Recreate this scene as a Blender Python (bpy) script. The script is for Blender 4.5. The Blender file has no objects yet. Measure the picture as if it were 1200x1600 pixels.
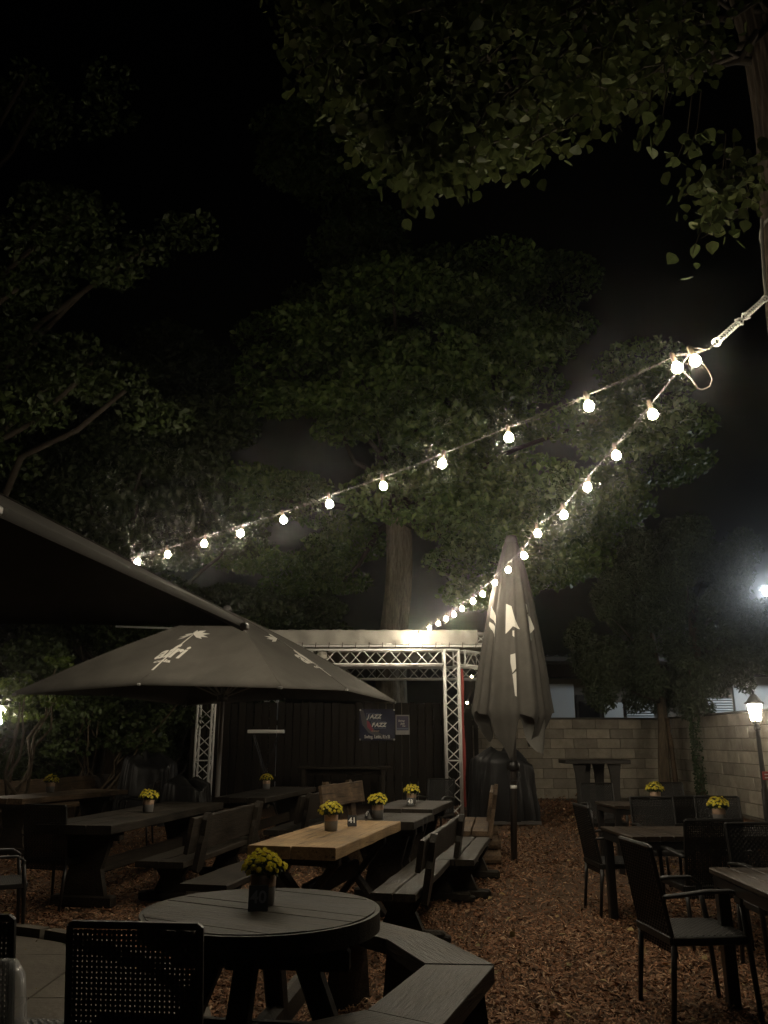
import bpy, bmesh, math, random
import numpy as np
from mathutils import Vector, Matrix, Euler
R_ = math.radians
PI = math.pi
random.seed(7)
rng = np.random.default_rng(11)
S = bpy.context.scene
C = S.collection

# ------------------------------------------------------------------ camera, night sky, added fill sun, exposure
PITCH, FPX, EYE = R_(15.9), 1250.0, 1.5
cd = bpy.data.cameras.new('camera'); cam = bpy.data.objects.new('camera', cd); C.objects.link(cam)
cam.location = (0, 0, EYE); cam.rotation_euler = (PI/2 + PITCH, 0, 0)
cd.sensor_fit = 'VERTICAL'; cd.sensor_height = 24.0; cd.sensor_width = 18.0
cd.lens = FPX/1600*24.0; cd.clip_start = 0.05; cd.clip_end = 600
S.camera = cam
SUN_EL, SUN_AZ = R_(58), R_(200)
w = bpy.data.worlds.new('World'); S.world = w; w.use_nodes = True
wt = w.node_tree; bg = wt.nodes['Background']
sky = wt.nodes.new('ShaderNodeTexSky'); sky.sky_type = 'NISHITA'; sky.sun_disc = False
sky.sun_elevation = SUN_EL; sky.sun_rotation = SUN_AZ
wt.links.new(sky.outputs[0], bg.inputs[0]); bg.inputs[1].default_value = 0.00003
ml = bpy.data.lights.new('fill_sun', 'SUN'); ml.energy = 0.011; ml.angle = R_(20); ml.color = (1.0, 0.97, 0.86)  # dim sun lamp added as fill from behind the camera, lifts the trees
mo = bpy.data.objects.new('fill_sun', ml); C.objects.link(mo)
mo.rotation_euler = Vector((-0.25, 1.0, -0.85)).to_track_quat('-Z', 'Y').to_euler()
vs = S.view_settings
vs.view_transform = 'Standard'; vs.look = 'None'; vs.exposure = 0.0; vs.gamma = 1.0; vs.use_curve_mapping = False
S.render.engine = 'CYCLES'
S.cycles.use_denoising = True
S.cycles.sample_clamp_indirect = 2.0
S.cycles.max_bounces = 5; S.cycles.diffuse_bounces = 3; S.cycles.transparent_max_bounces = 8
S.cycles.caustics_reflective = False; S.cycles.caustics_refractive = False
try: S.cycles.use_light_tree = True
except Exception: pass
BULB, LANTERN, STREET = 440.0, 115.0, 320.0

# ------------------------------------------------------------------ survey helpers (sight lines measured from the eye point)
def ray(px, py):
    u = (px-600)/FPX; v = (800-py)/FPX
    return Vector((u, math.cos(PITCH)-v*math.sin(PITCH), math.sin(PITCH)+v*math.cos(PITCH)))
def at(px, py, z):
    d = ray(px, py); return Vector((0, 0, EYE)) + d*((z-EYE)/d.z)
def aty(px, py, y):
    d = ray(px, py); return Vector((0, 0, EYE)) + d*(y/d.y)
def atd(px, py, D): return Vector((0, 0, EYE)) + ray(px, py)*D

# ------------------------------------------------------------------ materials
def mat(name, col, rough=0.7, metal=0.0, bump=0.0, bscale=40, var=0.0, vscale=4, col2=None, stretch=(1, 1, 1), spec=0.4, island=None, objvar=0.0, transl=0.0, blotch=0.0):
    m = bpy.data.materials.new(name); m.use_nodes = True
    t = m.node_tree; n = t.nodes; b = n['Principled BSDF']; L = t.links.new
    b.inputs['Roughness'].default_value = rough; b.inputs['Metallic'].default_value = metal
    b.inputs['Specular IOR Level'].default_value = spec
    b.inputs['Base Color'].default_value = (*col, 1)
    tc = n.new('ShaderNodeTexCoord'); mp = n.new('ShaderNodeMapping'); mp.inputs['Scale'].default_value = stretch
    L(tc.outputs['Object'], mp.inputs[0])
    out = None
    if island:
        g = n.new('ShaderNodeNewGeometry'); cr = n.new('ShaderNodeValToRGB')
        L(g.outputs['Random Per Island'], cr.inputs[0])
        els = cr.color_ramp.elements
        els[0].color = (*island[0], 1); els[1].color = (*island[-1], 1)
        for k in range(1, len(island)-1):
            e = els.new(k/(len(island)-1)); e.color = (*island[k], 1)
        out = cr.outputs[0]
    elif col2:
        nz = n.new('ShaderNodeTexNoise'); nz.inputs['Scale'].default_value = vscale; nz.inputs['Detail'].default_value = 8; nz.inputs['Roughness'].default_value = 0.65
        L(mp.outputs[0], nz.inputs[0])
        if objvar:
            oi0 = n.new('ShaderNodeObjectInfo'); va = n.new('ShaderNodeVectorMath'); va.operation = 'ADD'
            cx = n.new('ShaderNodeCombineXYZ'); mm = n.new('ShaderNodeMath'); mm.operation = 'MULTIPLY'; mm.inputs[1].default_value = 37
            L(oi0.outputs['Random'], mm.inputs[0]); L(mm.outputs[0], cx.inputs[0]); L(mm.outputs[0], cx.inputs[1])
            L(mp.outputs[0], va.inputs[0]); L(cx.outputs[0], va.inputs[1]); L(va.outputs[0], nz.inputs[0])
        cr = n.new('ShaderNodeValToRGB'); L(nz.outputs['Fac'], cr.inputs[0])
        cr.color_ramp.elements[0].position = 0.3; cr.color_ramp.elements[1].position = 0.72
        cr.color_ramp.elements[0].color = (*col, 1); cr.color_ramp.elements[1].color = (*col2, 1)
        out = cr.outputs[0]
    if objvar and out:
        oi = n.new('ShaderNodeObjectInfo'); mr = n.new('ShaderNodeMapRange')
        mr.inputs[3].default_value = 1-objvar; mr.inputs[4].default_value = 1+objvar*0.6
        L(oi.outputs['Random'], mr.inputs[0])
        mx = n.new('ShaderNodeVectorMath'); mx.operation = 'SCALE'
        L(out, mx.inputs[0]); L(mr.outputs[0], mx.inputs['Scale']); out = mx.outputs[0]
    if blotch and out:
        nb = n.new('ShaderNodeTexNoise'); nb.inputs['Scale'].default_value = 3.2; nb.inputs['Detail'].default_value = 7; nb.inputs['Roughness'].default_value = .6; nb.inputs['Distortion'].default_value = .6
        ge = n.new('ShaderNodeNewGeometry'); L(ge.outputs['Position'], nb.inputs[0])
        rb = n.new('ShaderNodeMapRange'); rb.inputs[1].default_value = .36; rb.inputs[2].default_value = .66; rb.inputs[3].default_value = 1-blotch; rb.inputs[4].default_value = 1+blotch*.9
        L(nb.outputs['Fac'], rb.inputs[0]); sb = n.new('ShaderNodeVectorMath'); sb.operation = 'SCALE'
        L(out, sb.inputs[0]); L(rb.outputs[0], sb.inputs['Scale']); out = sb.outputs[0]
        mpc = n.new('ShaderNodeMapping'); mpc.inputs['Scale'].default_value = (26, .9, 26); L(tc.outputs['Object'], mpc.inputs[0])
        nc = n.new('ShaderNodeTexNoise'); nc.inputs['Scale'].default_value = 1.6; nc.inputs['Detail'].default_value = 4; nc.inputs['Distortion'].default_value = .4
        oi2 = n.new('ShaderNodeObjectInfo'); m2 = n.new('ShaderNodeVectorMath'); m2.operation = 'ADD'; c2_ = n.new('ShaderNodeCombineXYZ'); m3 = n.new('ShaderNodeMath'); m3.operation = 'MULTIPLY'; m3.inputs[1].default_value = 53
        L(oi2.outputs['Random'], m3.inputs[0]); L(m3.outputs[0], c2_.inputs[0]); L(m3.outputs[0], c2_.inputs[1]); L(mpc.outputs[0], m2.inputs[0]); L(c2_.outputs[0], m2.inputs[1]); L(m2.outputs[0], nc.inputs[0])
        rc = n.new('ShaderNodeMapRange'); rc.inputs[1].default_value = .60; rc.inputs[2].default_value = .67; rc.inputs[3].default_value = 1.0; rc.inputs[4].default_value = .35 if blotch > .2 else 1.0
        L(nc.outputs['Fac'], rc.inputs[0]); sc_ = n.new('ShaderNodeVectorMath'); sc_.operation = 'SCALE'; L(out, sc_.inputs[0]); L(rc.outputs[0], sc_.inputs['Scale']); out = sc_.outputs[0]
        b.inputs['Specular IOR Level'].default_value = .22
        ro = n.new('ShaderNodeMapRange'); ro.inputs[3].default_value = rough-.14; ro.inputs[4].default_value = min(1, rough+.2); L(nb.outputs['Fac'], ro.inputs[0]); L(ro.outputs[0], b.inputs['Roughness'])
    if out: L(out, b.inputs['Base Color'])
    if bump:
        nz2 = n.new('ShaderNodeTexNoise'); nz2.inputs['Scale'].default_value = bscale; nz2.inputs['Detail'].default_value = 6
        L(mp.outputs[0], nz2.inputs[0])
        bp = n.new('ShaderNodeBump'); bp.inputs['Strength'].default_value = bump; bp.inputs['Distance'].default_value = 0.01
        L(nz2.outputs['Fac'], bp.inputs['Height']); L(bp.outputs[0], b.inputs['Normal'])
    if transl:
        tr = n.new('ShaderNodeBsdfTranslucent'); ms = n.new('ShaderNodeMixShader'); ms.inputs[0].default_value = transl
        if out: L(out, tr.inputs[0])
        else: tr.inputs[0].default_value = (*col, 1)
        L(b.outputs[0], ms.inputs[1]); L(tr.outputs[0], ms.inputs[2]); L(ms.outputs[0], n['Material Output'].inputs[0])
    return m
def emit(name, col, st):
    m = bpy.data.materials.new(name); m.use_nodes = True; b = m.node_tree.nodes['Principled BSDF']
    b.inputs['Base Color'].default_value = (*col, 1); b.inputs['Emission Color'].default_value = (*col, 1); b.inputs['Emission Strength'].default_value = st
    return m
M = {}
GR = (14, 1.0, 14)
M['dark_wood'] = mat('dark_wood', (.015, .012, .009), .6, bump=.5, bscale=9, col2=(.044, .035, .027), vscale=3, stretch=GR, objvar=.3, blotch=.5)
M['grey_wood'] = mat('grey_wood', (.009, .0075, .005), .5, bump=.6, bscale=9, col2=(.034, .027, .018), vscale=3, stretch=GR, objvar=.25, blotch=.68)
M['warm_wood'] = mat('warm_wood', (.23, .145, .070), .6, bump=.5, bscale=9, col2=(.42, .29, .155), vscale=2.6, stretch=GR, objvar=.12, blotch=.3)
M['brown_wood'] = mat('brown_wood', (.07, .046, .028), .6, bump=.5, bscale=9, col2=(.17, .115, .072), vscale=3, stretch=GR, objvar=.2, blotch=.5)
M['fence_wood'] = mat('fence_wood', (.009, .007, .005), .8, bump=.5, bscale=9, col2=(.024, .018, .013), vscale=3, stretch=(14, 14, 1), objvar=.4)
M['wicker'] = mat('wicker', (.008, .0075, .007), .42, spec=.5, bump=.3, bscale=300)
M['black_metal'] = mat('black_metal', (.014, .013, .013), .35, spec=.5)
M['fabric'] = mat('fabric', (.072, .067, .060), .78, bump=.35, bscale=7, col2=(.092, .086, .077), vscale=2, blotch=.14)
M['lining'] = mat('lining', (.16, .155, .14), .85, bump=.2, bscale=200)
M['print'] = mat('print', (.62, .60, .56), .75)
M['pole_grey'] = mat('pole_grey', (.13, .125, .12), .38, .6, spec=.5)
M['galv'] = mat('galv', (.35, .35, .35), .35, .85)
M['alu'] = mat('alu', (.80, .79, .77), .40, .1, bump=.12, bscale=30, col2=(.84, .83, .81), vscale=14)
M['tarp_white'] = mat('tarp_white', (.34, .325, .29), .65, bump=.5, bscale=5, col2=(.46, .44, .40), vscale=2)
M['tarp_black'] = mat('tarp_black', (.011, .011, .012), .48, spec=.4, bump=.7, bscale=5)
M['red'] = mat('red', (.42, .07, .06), .6)
M['block'] = mat('block', (.29, .26, .21), .9, bump=.9, bscale=24, col2=(.50, .455, .38), vscale=3.5, objvar=.28)
M['mortar'] = mat('mortar', (.10, .085, .065), .95, bump=.6, bscale=50)
M['concrete'] = mat('concrete', (.075, .065, .052), .85, bump=.5, bscale=25, col2=(.135, .118, .095), vscale=2.2)
M['soil'] = mat('soil', (.045, .026, .014), .95, bump=1.0, bscale=70, col2=(.11, .062, .034), vscale=30)
M['chips'] = mat('chips', (.1, .05, .03), .85, spec=.25, island=[(.055, .025, .013), (.15, .069, .034), (.225, .107, .056), (.36, .20, .115), (.095, .043, .022), (.46, .31, .195)])
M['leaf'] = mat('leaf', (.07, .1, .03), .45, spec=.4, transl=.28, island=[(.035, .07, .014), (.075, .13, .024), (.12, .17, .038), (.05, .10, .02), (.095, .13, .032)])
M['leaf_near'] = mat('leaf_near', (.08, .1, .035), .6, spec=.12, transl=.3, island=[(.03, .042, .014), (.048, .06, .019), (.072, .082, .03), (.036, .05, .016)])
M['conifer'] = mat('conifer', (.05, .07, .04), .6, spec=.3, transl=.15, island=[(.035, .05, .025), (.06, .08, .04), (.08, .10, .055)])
M['shrub'] = mat('shrub', (.07, .11, .02), .45, spec=.4, transl=.4, island=[(.05, .085, .015), (.10, .15, .025), (.14, .19, .04)])
M['ivy'] = mat('ivy', (.03, .06, .02), .45, island=[(.025, .05, .015), (.05, .09, .03)])
M['bark_dark'] = mat('bark_dark', (.018, .014, .010), .95, bump=1.0, bscale=9, col2=(.045, .034, .024), vscale=5, stretch=(5, 5, .7))
M['cafe_wood'] = mat('cafe_wood', (.020, .013, .008), .5, bump=.4, bscale=9, col2=(.052, .035, .022), vscale=3, stretch=GR, objvar=.2, blotch=.5)
M['bark'] = mat('bark', (.045, .034, .022), .95, bump=1.0, bscale=9, col2=(.17, .13, .088), vscale=5, stretch=(5, 5, .7))
M['petal'] = mat('petal', (.75, .5, .02), .8, transl=.3, spec=.2, island=[(.92, .76, .05), (.95, .86, .12), (.96, .90, .30)])
M['pot_grey'] = mat('pot_grey', (.26, .25, .24), .45, .3)
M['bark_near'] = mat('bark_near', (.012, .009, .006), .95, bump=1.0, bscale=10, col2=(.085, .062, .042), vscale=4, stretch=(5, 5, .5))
M['bark_pale'] = mat('bark_pale', (.09, .08, .055), .95, bump=1.0, bscale=9, col2=(.30, .26, .19), vscale=5, stretch=(5, 5, .7))
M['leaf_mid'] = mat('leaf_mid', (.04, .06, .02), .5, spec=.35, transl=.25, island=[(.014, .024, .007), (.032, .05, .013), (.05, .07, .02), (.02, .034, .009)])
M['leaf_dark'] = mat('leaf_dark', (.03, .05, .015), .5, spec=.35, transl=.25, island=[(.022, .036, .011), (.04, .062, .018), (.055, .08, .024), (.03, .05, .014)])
M['pole_light'] = mat('pole_light', (.42, .41, .40), .4, .25, spec=.5)
M['black_wood'] = mat('black_wood', (.010, .009, .008), .6, bump=.5, bscale=9, col2=(.024, .02, .016), vscale=3, stretch=GR)
M['pot_band'] = mat('pot_band', (.50, .34, .24), .4, .3)
M['card'] = mat('card', (.010, .010, .010), .4)
M['white'] = mat('white', (.78, .77, .74), .6)
M['rope'] = mat('rope', (.16, .15, .13), .6)
M['cable'] = mat('cable', (.10, .09, .075), .5, spec=.3)
M['socket'] = mat('socket', (.09, .07, .045), .5)
M['bulb'] = emit('bulb', (1.0, .865, .64), BULB)
_t = M['bulb'].node_tree; _oi = _t.nodes.new('ShaderNodeObjectInfo'); _mr = _t.nodes.new('ShaderNodeMapRange')
_mr.inputs[3].default_value = BULB*.6; _mr.inputs[4].default_value = BULB*1.4
_t.links.new(_oi.outputs['Random'], _mr.inputs[0]); _t.links.new(_mr.outputs[0], _t.nodes['Principled BSDF'].inputs['Emission Strength'])
M['lantern_glass'] = emit('lantern_glass', (1.0, .86, .65), LANTERN)
M['lantern_dim'] = emit('lantern_dim', (1.0, .86, .65), 62.0)
M['street_glow'] = emit('street_glow', (.84, .93, 1.0), STREET)
M['stage_bulb'] = emit('stage_bulb', (1.0, .82, .5), 60)
M['spot'] = mat('spot', (.5, .47, .42), .4)
M['render_wall'] = mat('render_wall', (.48, .50, .49), .85, bump=.2, bscale=20)
M['roof_tile'] = mat('roof_tile', (.05, .045, .042), .8)
M['glass_dark'] = mat('glass_dark', (.008, .008, .009), .12, spec=.6)
M['louvre'] = mat('louvre', (.38, .40, .40), .5)
M['navy'] = mat('navy', (.012, .014, .055), .45)
M['banner_pink'] = mat('banner_pink', (.35, .05, .09), .5)
M['banner_grey'] = mat('banner_grey', (.11, .105, .12), .5)
M['banner_line'] = mat('banner_line', (.16, .20, .28), .5)
M['poster_violet'] = mat('poster_violet', (.075, .065, .12), .5)
def glassmat():
    m = bpy.data.materials.new('clear_glass'); m.use_nodes = True; t = m.node_tree; b = t.nodes['Principled BSDF']
    b.inputs['Base Color'].default_value = (.75, .76, .76, 1); b.inputs['Roughness'].default_value = .12; b.inputs['Specular IOR Level'].default_value = .8
    tr = t.nodes.new('ShaderNodeBsdfTransparent'); lw = t.nodes.new('ShaderNodeLayerWeight'); lw.inputs[0].default_value = .25
    mr = t.nodes.new('ShaderNodeMapRange'); mr.inputs[3].default_value = .05; mr.inputs[4].default_value = .75
    ms = t.nodes.new('ShaderNodeMixShader'); L = t.links.new
    L(lw.outputs['Facing'], mr.inputs[0]); L(mr.outputs[0], ms.inputs[0]); L(tr.outputs[0], ms.inputs[1]); L(b.outputs[0], ms.inputs[2]); L(ms.outputs[0], t.nodes['Material Output'].inputs[0])
    return m
M['glass'] = glassmat()

# ------------------------------------------------------------------ mesh helpers
class MB:
    def __init__(s): s.v = []; s.f = []
    def add(s, vs, fs):
        o = len(s.v); s.v.extend([tuple(p) for p in vs]); s.f.extend([tuple(i+o for i in f) for f in fs])
    def box(s, c, size, bev=0.0, rot=None):
        hx, hy, hz = (size[0]/2, size[1]/2, size[2]/2)
        b = min(bev, hx*.9, hy*.9, hz*.9)
        if b <= 0:
            vs = [(x*hx, y*hy, z*hz) for z in (-1, 1) for y in (-1, 1) for x in (-1, 1)]
            fs = [(0, 2, 3, 1), (4, 5, 7, 6), (0, 1, 5, 4), (2, 6, 7, 3), (0, 4, 6, 2), (1, 3, 7, 5)]
        else:
            vs = []; idx = {}
            for sz in (-1, 1):
                for sy in (-1, 1):
                    for sx in (-1, 1):
                        for ax in range(3):
                            p = [sx*(hx-b), sy*(hy-b), sz*(hz-b)]; p[ax] = (sx, sy, sz)[ax]*(hx, hy, hz)[ax]
                            idx[(sx, sy, sz, ax)] = len(vs); vs.append(tuple(p))
            fs = []
            g = lambda *k: idx[k]
            for q in (-1, 1):
                fs.append((g(q, -1, -1, 0), g(q, 1, -1, 0), g(q, 1, 1, 0), g(q, -1, 1, 0))[::q])
                fs.append((g(-1, q, -1, 1), g(-1, q, 1, 1), g(1, q, 1, 1), g(1, q, -1, 1))[::q])
                fs.append((g(-1, -1, q, 2), g(1, -1, q, 2), g(1, 1, q, 2), g(-1, 1, q, 2))[::q])
            for a in (-1, 1):
                for c2 in (-1, 1):
                    fs.append((g(a, c2, -1, 0), g(a, c2, 1, 0), g(a, c2, 1, 1), g(a, c2, -1, 1)))
                    fs.append((g(a, -1, c2, 0), g(a, 1, c2, 0), g(a, 1, c2, 2), g(a, -1, c2, 2)))
                    fs.append((g(-1, a, c2, 1), g(1, a, c2, 1), g(1, a, c2, 2), g(-1, a, c2, 2)))
            for sz in (-1, 1):
                for sy in (-1, 1):
                    for sx in (-1, 1): fs.append((g(sx, sy, sz, 0), g(sx, sy, sz, 1), g(sx, sy, sz, 2)))
        c = Vector(c)
        vs = [(rot @ Vector(p) if rot else Vector(p)) + c for p in vs]
        s.add(vs, fs)
    def beam(s, p0, p1, w, t, up=(0, 0, 1), bev=0.0):
        p0 = Vector(p0); p1 = Vector(p1); d = p1-p0; L = d.length; y = d.normalized()
        x = y.cross(Vector(up));
        if x.length < 1e-4: x = y.cross(Vector((1, 0, 0)))
        x.normalize(); z = x.cross(y)
        s.box((p0+p1)/2, (w, L, t), bev, Matrix((x, y, z)).transposed())
    def tube(s, pts, r, n=8, cap=True):
        pts = [Vector(p) for p in pts]; m = len(pts)
        rs = r if isinstance(r, (list, tuple)) else [r]*m
        prev = None; vs = []; fs = []
        for i, p in enumerate(pts):
            t = (pts[min(i+1, m-1)]-pts[max(i-1, 0)]).normalized()
            if prev is None:
                x = t.orthogonal().normalized()
            else:
                x = prev - t*prev.dot(t)
                x = x.normalized() if x.length > 1e-6 else t.orthogonal().normalized()
            prev = x; y = t.cross(x)
            for k in range(n):
                a = 2*PI*k/n; vs.append(p + (x*math.cos(a)+y*math.sin(a))*rs[i])
        for i in range(m-1):
            for k in range(n):
                a = i*n+k; b = i*n+(k+1) % n; fs.append((a, b, b+n, a+n))
        if cap: fs.append(tuple(range(n-1, -1, -1))); fs.append(tuple((m-1)*n+k for k in range(n)))
        s.add(vs, fs)
    def lathe(s, prof, n=20, c=(0, 0, 0)):
        vs = []; fs = []
        for r, z in prof:
            for k in range(n): a = 2*PI*k/n; vs.append((c[0]+r*math.cos(a), c[1]+r*math.sin(a), c[2]+z))
        for i in range(len(prof)-1):
            for k in range(n):
                a = i*n+k; b = i*n+(k+1) % n; fs.append((a, b, b+n, a+n))
        s.add(vs, fs)
    def prism(s, poly, axis_o, ax, ay, az, th):
        """polygon in (ax, ay), thickness th along az, centred"""
        o = Vector(axis_o); ax = Vector(ax); ay = Vector(ay); az = Vector(az); n = len(poly)
        vs = [o+ax*p[0]+ay*p[1]-az*th/2 for p in poly] + [o+ax*p[0]+ay*p[1]+az*th/2 for p in poly]
        fs = [tuple(range(n-1, -1, -1)), tuple(range(n, 2*n))] + [(i, (i+1) % n, (i+1) % n+n, i+n) for i in range(n)]
        s.add(vs, fs)
    def mesh(s, name, smooth=False):
        me = bpy.data.meshes.new(name); me.from_pydata(s.v, [], s.f); me.update()
        if smooth: me.polygons.foreach_set('use_smooth', [True]*len(me.polygons))
        return me
    def build(s, name, m, parent=None, smooth=False, **kw):
        return put(name, s.mesh(name, smooth), m, parent, **kw)
def put(name, me, m, parent=None, loc=(0, 0, 0), rot=(0, 0, 0), scale=(1, 1, 1), label=None, kind=None):
    if m is not None and len(me.materials) == 0: me.materials.append(M[m] if isinstance(m, str) else m)
    o = bpy.data.objects.new(name, me); C.objects.link(o); o.parent = parent
    o.location = loc; o.rotation_euler = rot; o.scale = scale
    if label: o['label'] = label
    if kind: o['kind'] = kind
    return o
def thing(name, label, cat, loc=(0, 0, 0), rz=0, group=None):
    o = bpy.data.objects.new(name, None); C.objects.link(o); o.empty_display_size = .1
    o.location = loc; o.rotation_euler = (0, 0, rz); o['label'] = label; o['category'] = cat
    if group: o['group'] = group
    return o
def tag(o, label, cat, group=None):
    o['label'] = label; o['category'] = cat
    if group: o['group'] = group
    return o
def dup(root, loc, rz, label, group=None, scale=None):
    def cp(o, par):
        c = o.copy(); C.objects.link(c); c.parent = par
        for ch in [x for x in kids.get(o, [])]: cp(ch, c)
        return c
    kids = {}
    stack = [root]
    while stack:
        o = stack.pop(); kids[o] = list(o.children); stack += kids[o]
    r = cp(root, None); r.location = loc; r.rotation_euler = (0, 0, rz); r['label'] = label
    if group: r['group'] = group
    if scale: r.scale = scale
    return r
def text_mesh(txt, size=1.0, bold=0.0, shear=0.0, spacing=1.0):
    cu = bpy.data.curves.new('txt', 'FONT'); cu.body = txt; cu.size = size; cu.align_x = 'CENTER'; cu.align_y = 'CENTER'
    cu.offset = bold; cu.shear = shear; cu.space_character = spacing; cu.resolution_u = 3; cu.extrude = 0
    o = bpy.data.objects.new('txt', cu); C.objects.link(o)
    dg = bpy.context.evaluated_depsgraph_get(); me = bpy.data.meshes.new_from_object(o.evaluated_get(dg))
    bpy.data.objects.remove(o); bpy.data.curves.remove(cu)
    me.materials.clear(); return me
def add_text(name, txt, m, parent, loc, rot, size, bold=0.0, shear=0.0, sx=1.0):
    me = text_mesh(txt, size, bold, shear); me.name = name
    return put(name, me, m, parent, loc, rot, (sx, 1, 1))

# unit shapes shared between alike pieces
_mb = MB(); _mb.tube([(0, 0, 0), (0, 0, 1)], 1.0, 8); UNIT_TUBE = {k: None for k in ()}
def unit_tube(m):
    if m not in UNIT_TUBE:
        me = _mb.mesh('tube_' + m, True); me.materials.append(M[m]); UNIT_TUBE[m] = me
    return UNIT_TUBE[m]
def rod(name, p0, p1, r, m, parent):
    p0 = Vector(p0); d = Vector(p1)-p0
    o = bpy.data.objects.new(name, unit_tube(m)); C.objects.link(o); o.parent = parent
    o.location = p0; o.rotation_euler = d.to_track_quat('Z', 'Y').to_euler(); o.scale = (r, r, d.length)
    return o
def wobbly_plank(L, W, T, seed, seg=10, wob=.006, taper=0.0):
    """plank along local y with slightly uneven edges"""
    r = random.Random(seed); mb = MB(); rings = []
    b = .007
    for i in range(seg+1):
        y = -L/2+L*i/seg; e0 = r.uniform(-wob, wob); e1 = r.uniform(-wob, wob); zt = r.uniform(-wob, wob)*.3
        x0, x1 = -W/2+e0, W/2+e1; z0, z1 = -T/2, T/2+zt
        if i in (0, seg): y += r.uniform(-wob, wob)
        rings.append([(x0, y, z0+b), (x0, y, z1-b), (x0+b, y, z1), (x1-b, y, z1), (x1, y, z1-b), (x1, y, z0+b), (x1-b, y, z0), (x0+b, y, z0)])
    vs = [p for q in rings for p in q]; fs = []
    for i in range(seg):
        for k in range(8):
            a = i*8+k; c = i*8+(k+1) % 8; fs.append((a, a+8, c+8, c))
    fs.append(tuple(range(8))); fs.append(tuple(seg*8+k for k in range(7, -1, -1)))
    mb.add(vs, fs); return mb

# ------------------------------------------------------------------ ground
def ground_sheet():
    n = 60; mb = MB(); vs = []; fs = []
    xs = np.linspace(-70, 70, n+1); ys = np.linspace(-40, 130, n+1)
    for y in ys:
        for x in xs: vs.append((x, y, -0.012))
    for j in range(n):
        for i in range(n): a = j*(n+1)+i; fs.append((a, a+1, a+n+2, a+n+1))
    mb.add(vs, fs); o = mb.build('ground', 'soil'); o['kind'] = 'structure'
ground_sheet()
PC, PR = Vector((-4.1, 4.0)), 3.2          # paved terrace patch
def wood_chips():
    N = 240000
    d = 3.4*(21.0/3.4)**(rng.random(N)**.85); a = np.radians(rng.uniform(-33, 33, N))
    x = d*np.tan(a)*.96; y = d
    nzv = np.sin(x*1.7+1.1*np.sin(y*.9))+np.sin(y*1.3+1.4*np.sin(x*1.1+2))+.7*np.sin(3.1*x-2.3*y)
    keep = (rng.random(N) < np.clip(.78+.22*nzv, .3, 1)) & ((x-PC.x)**2+(y-PC.y)**2 > (PR+.12)**2) & ~((y > 17.2) & (x < 1.5))
    x = x[keep]; y = y[keep]; d = d[keep]; n = len(x)
    L = rng.uniform(.008, .027, n)*(1+d*.022); W = rng.uniform(.0024, .0064, n)*(1+d*.03)
    yaw = rng.uniform(0, 2*PI, n); pit = rng.normal(0, .32, n); rol = rng.normal(0, .45, n); bend = rng.uniform(-.3, .5, n)
    loc = np.zeros((n, 6, 3))
    for k, (s, t) in enumerate(((-1, -1), (-1, 1), (0, -1), (0, 1), (1, -1), (1, 1))):
        taper = np.where(abs(s) == 1, .55, 1.0)
        loc[:, k, 0] = s*L; loc[:, k, 1] = t*W*taper; loc[:, k, 2] = (1-s*s)*L*bend
    cr, sr = np.cos(rol), np.sin(rol)
    yy = loc[:, :, 1]*cr[:, None]-loc[:, :, 2]*sr[:, None]; zz = loc[:, :, 1]*sr[:, None]+loc[:, :, 2]*cr[:, None]
    loc[:, :, 1] = yy; loc[:, :, 2] = zz
    cp, sp = np.cos(pit), np.sin(pit)
    xx = loc[:, :, 0]*cp[:, None]-loc[:, :, 2]*sp[:, None]; zz = loc[:, :, 0]*sp[:, None]+loc[:, :, 2]*cp[:, None]
    cy, sy = np.cos(yaw), np.sin(yaw)
    X = xx*cy[:, None]-loc[:, :, 1]*sy[:, None]+x[:, None]; Y = xx*sy[:, None]+loc[:, :, 1]*cy[:, None]+y[:, None]
    Z = zz + np.abs(rng.normal(.004, .009, n))[:, None]
    v = np.stack([X, Y, Z], -1).reshape(-1, 3)
    b = (np.arange(n)*6)[:, None]
    f = np.concatenate([b+np.array([[0, 1, 3, 2]]), b+np.array([[2, 3, 5, 4]])], 0)
    me = np_mesh('wood_chips', v, f); o = put('wood_chips', me, 'chips'); o['kind'] = 'stuff'
def np_mesh(name, v, f):
    me = bpy.data.meshes.new(name); k = f.shape[1]
    me.vertices.add(len(v)); me.vertices.foreach_set('co', np.asarray(v, np.float32).ravel())
    me.loops.add(f.size); me.loops.foreach_set('vertex_index', f.astype(np.int32).ravel())
    me.polygons.add(len(f)); me.polygons.foreach_set('loop_start', (np.arange(len(f))*k).astype(np.int32))
    me.update(calc_edges=True); me.validate(); return me
wood_chips()
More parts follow.
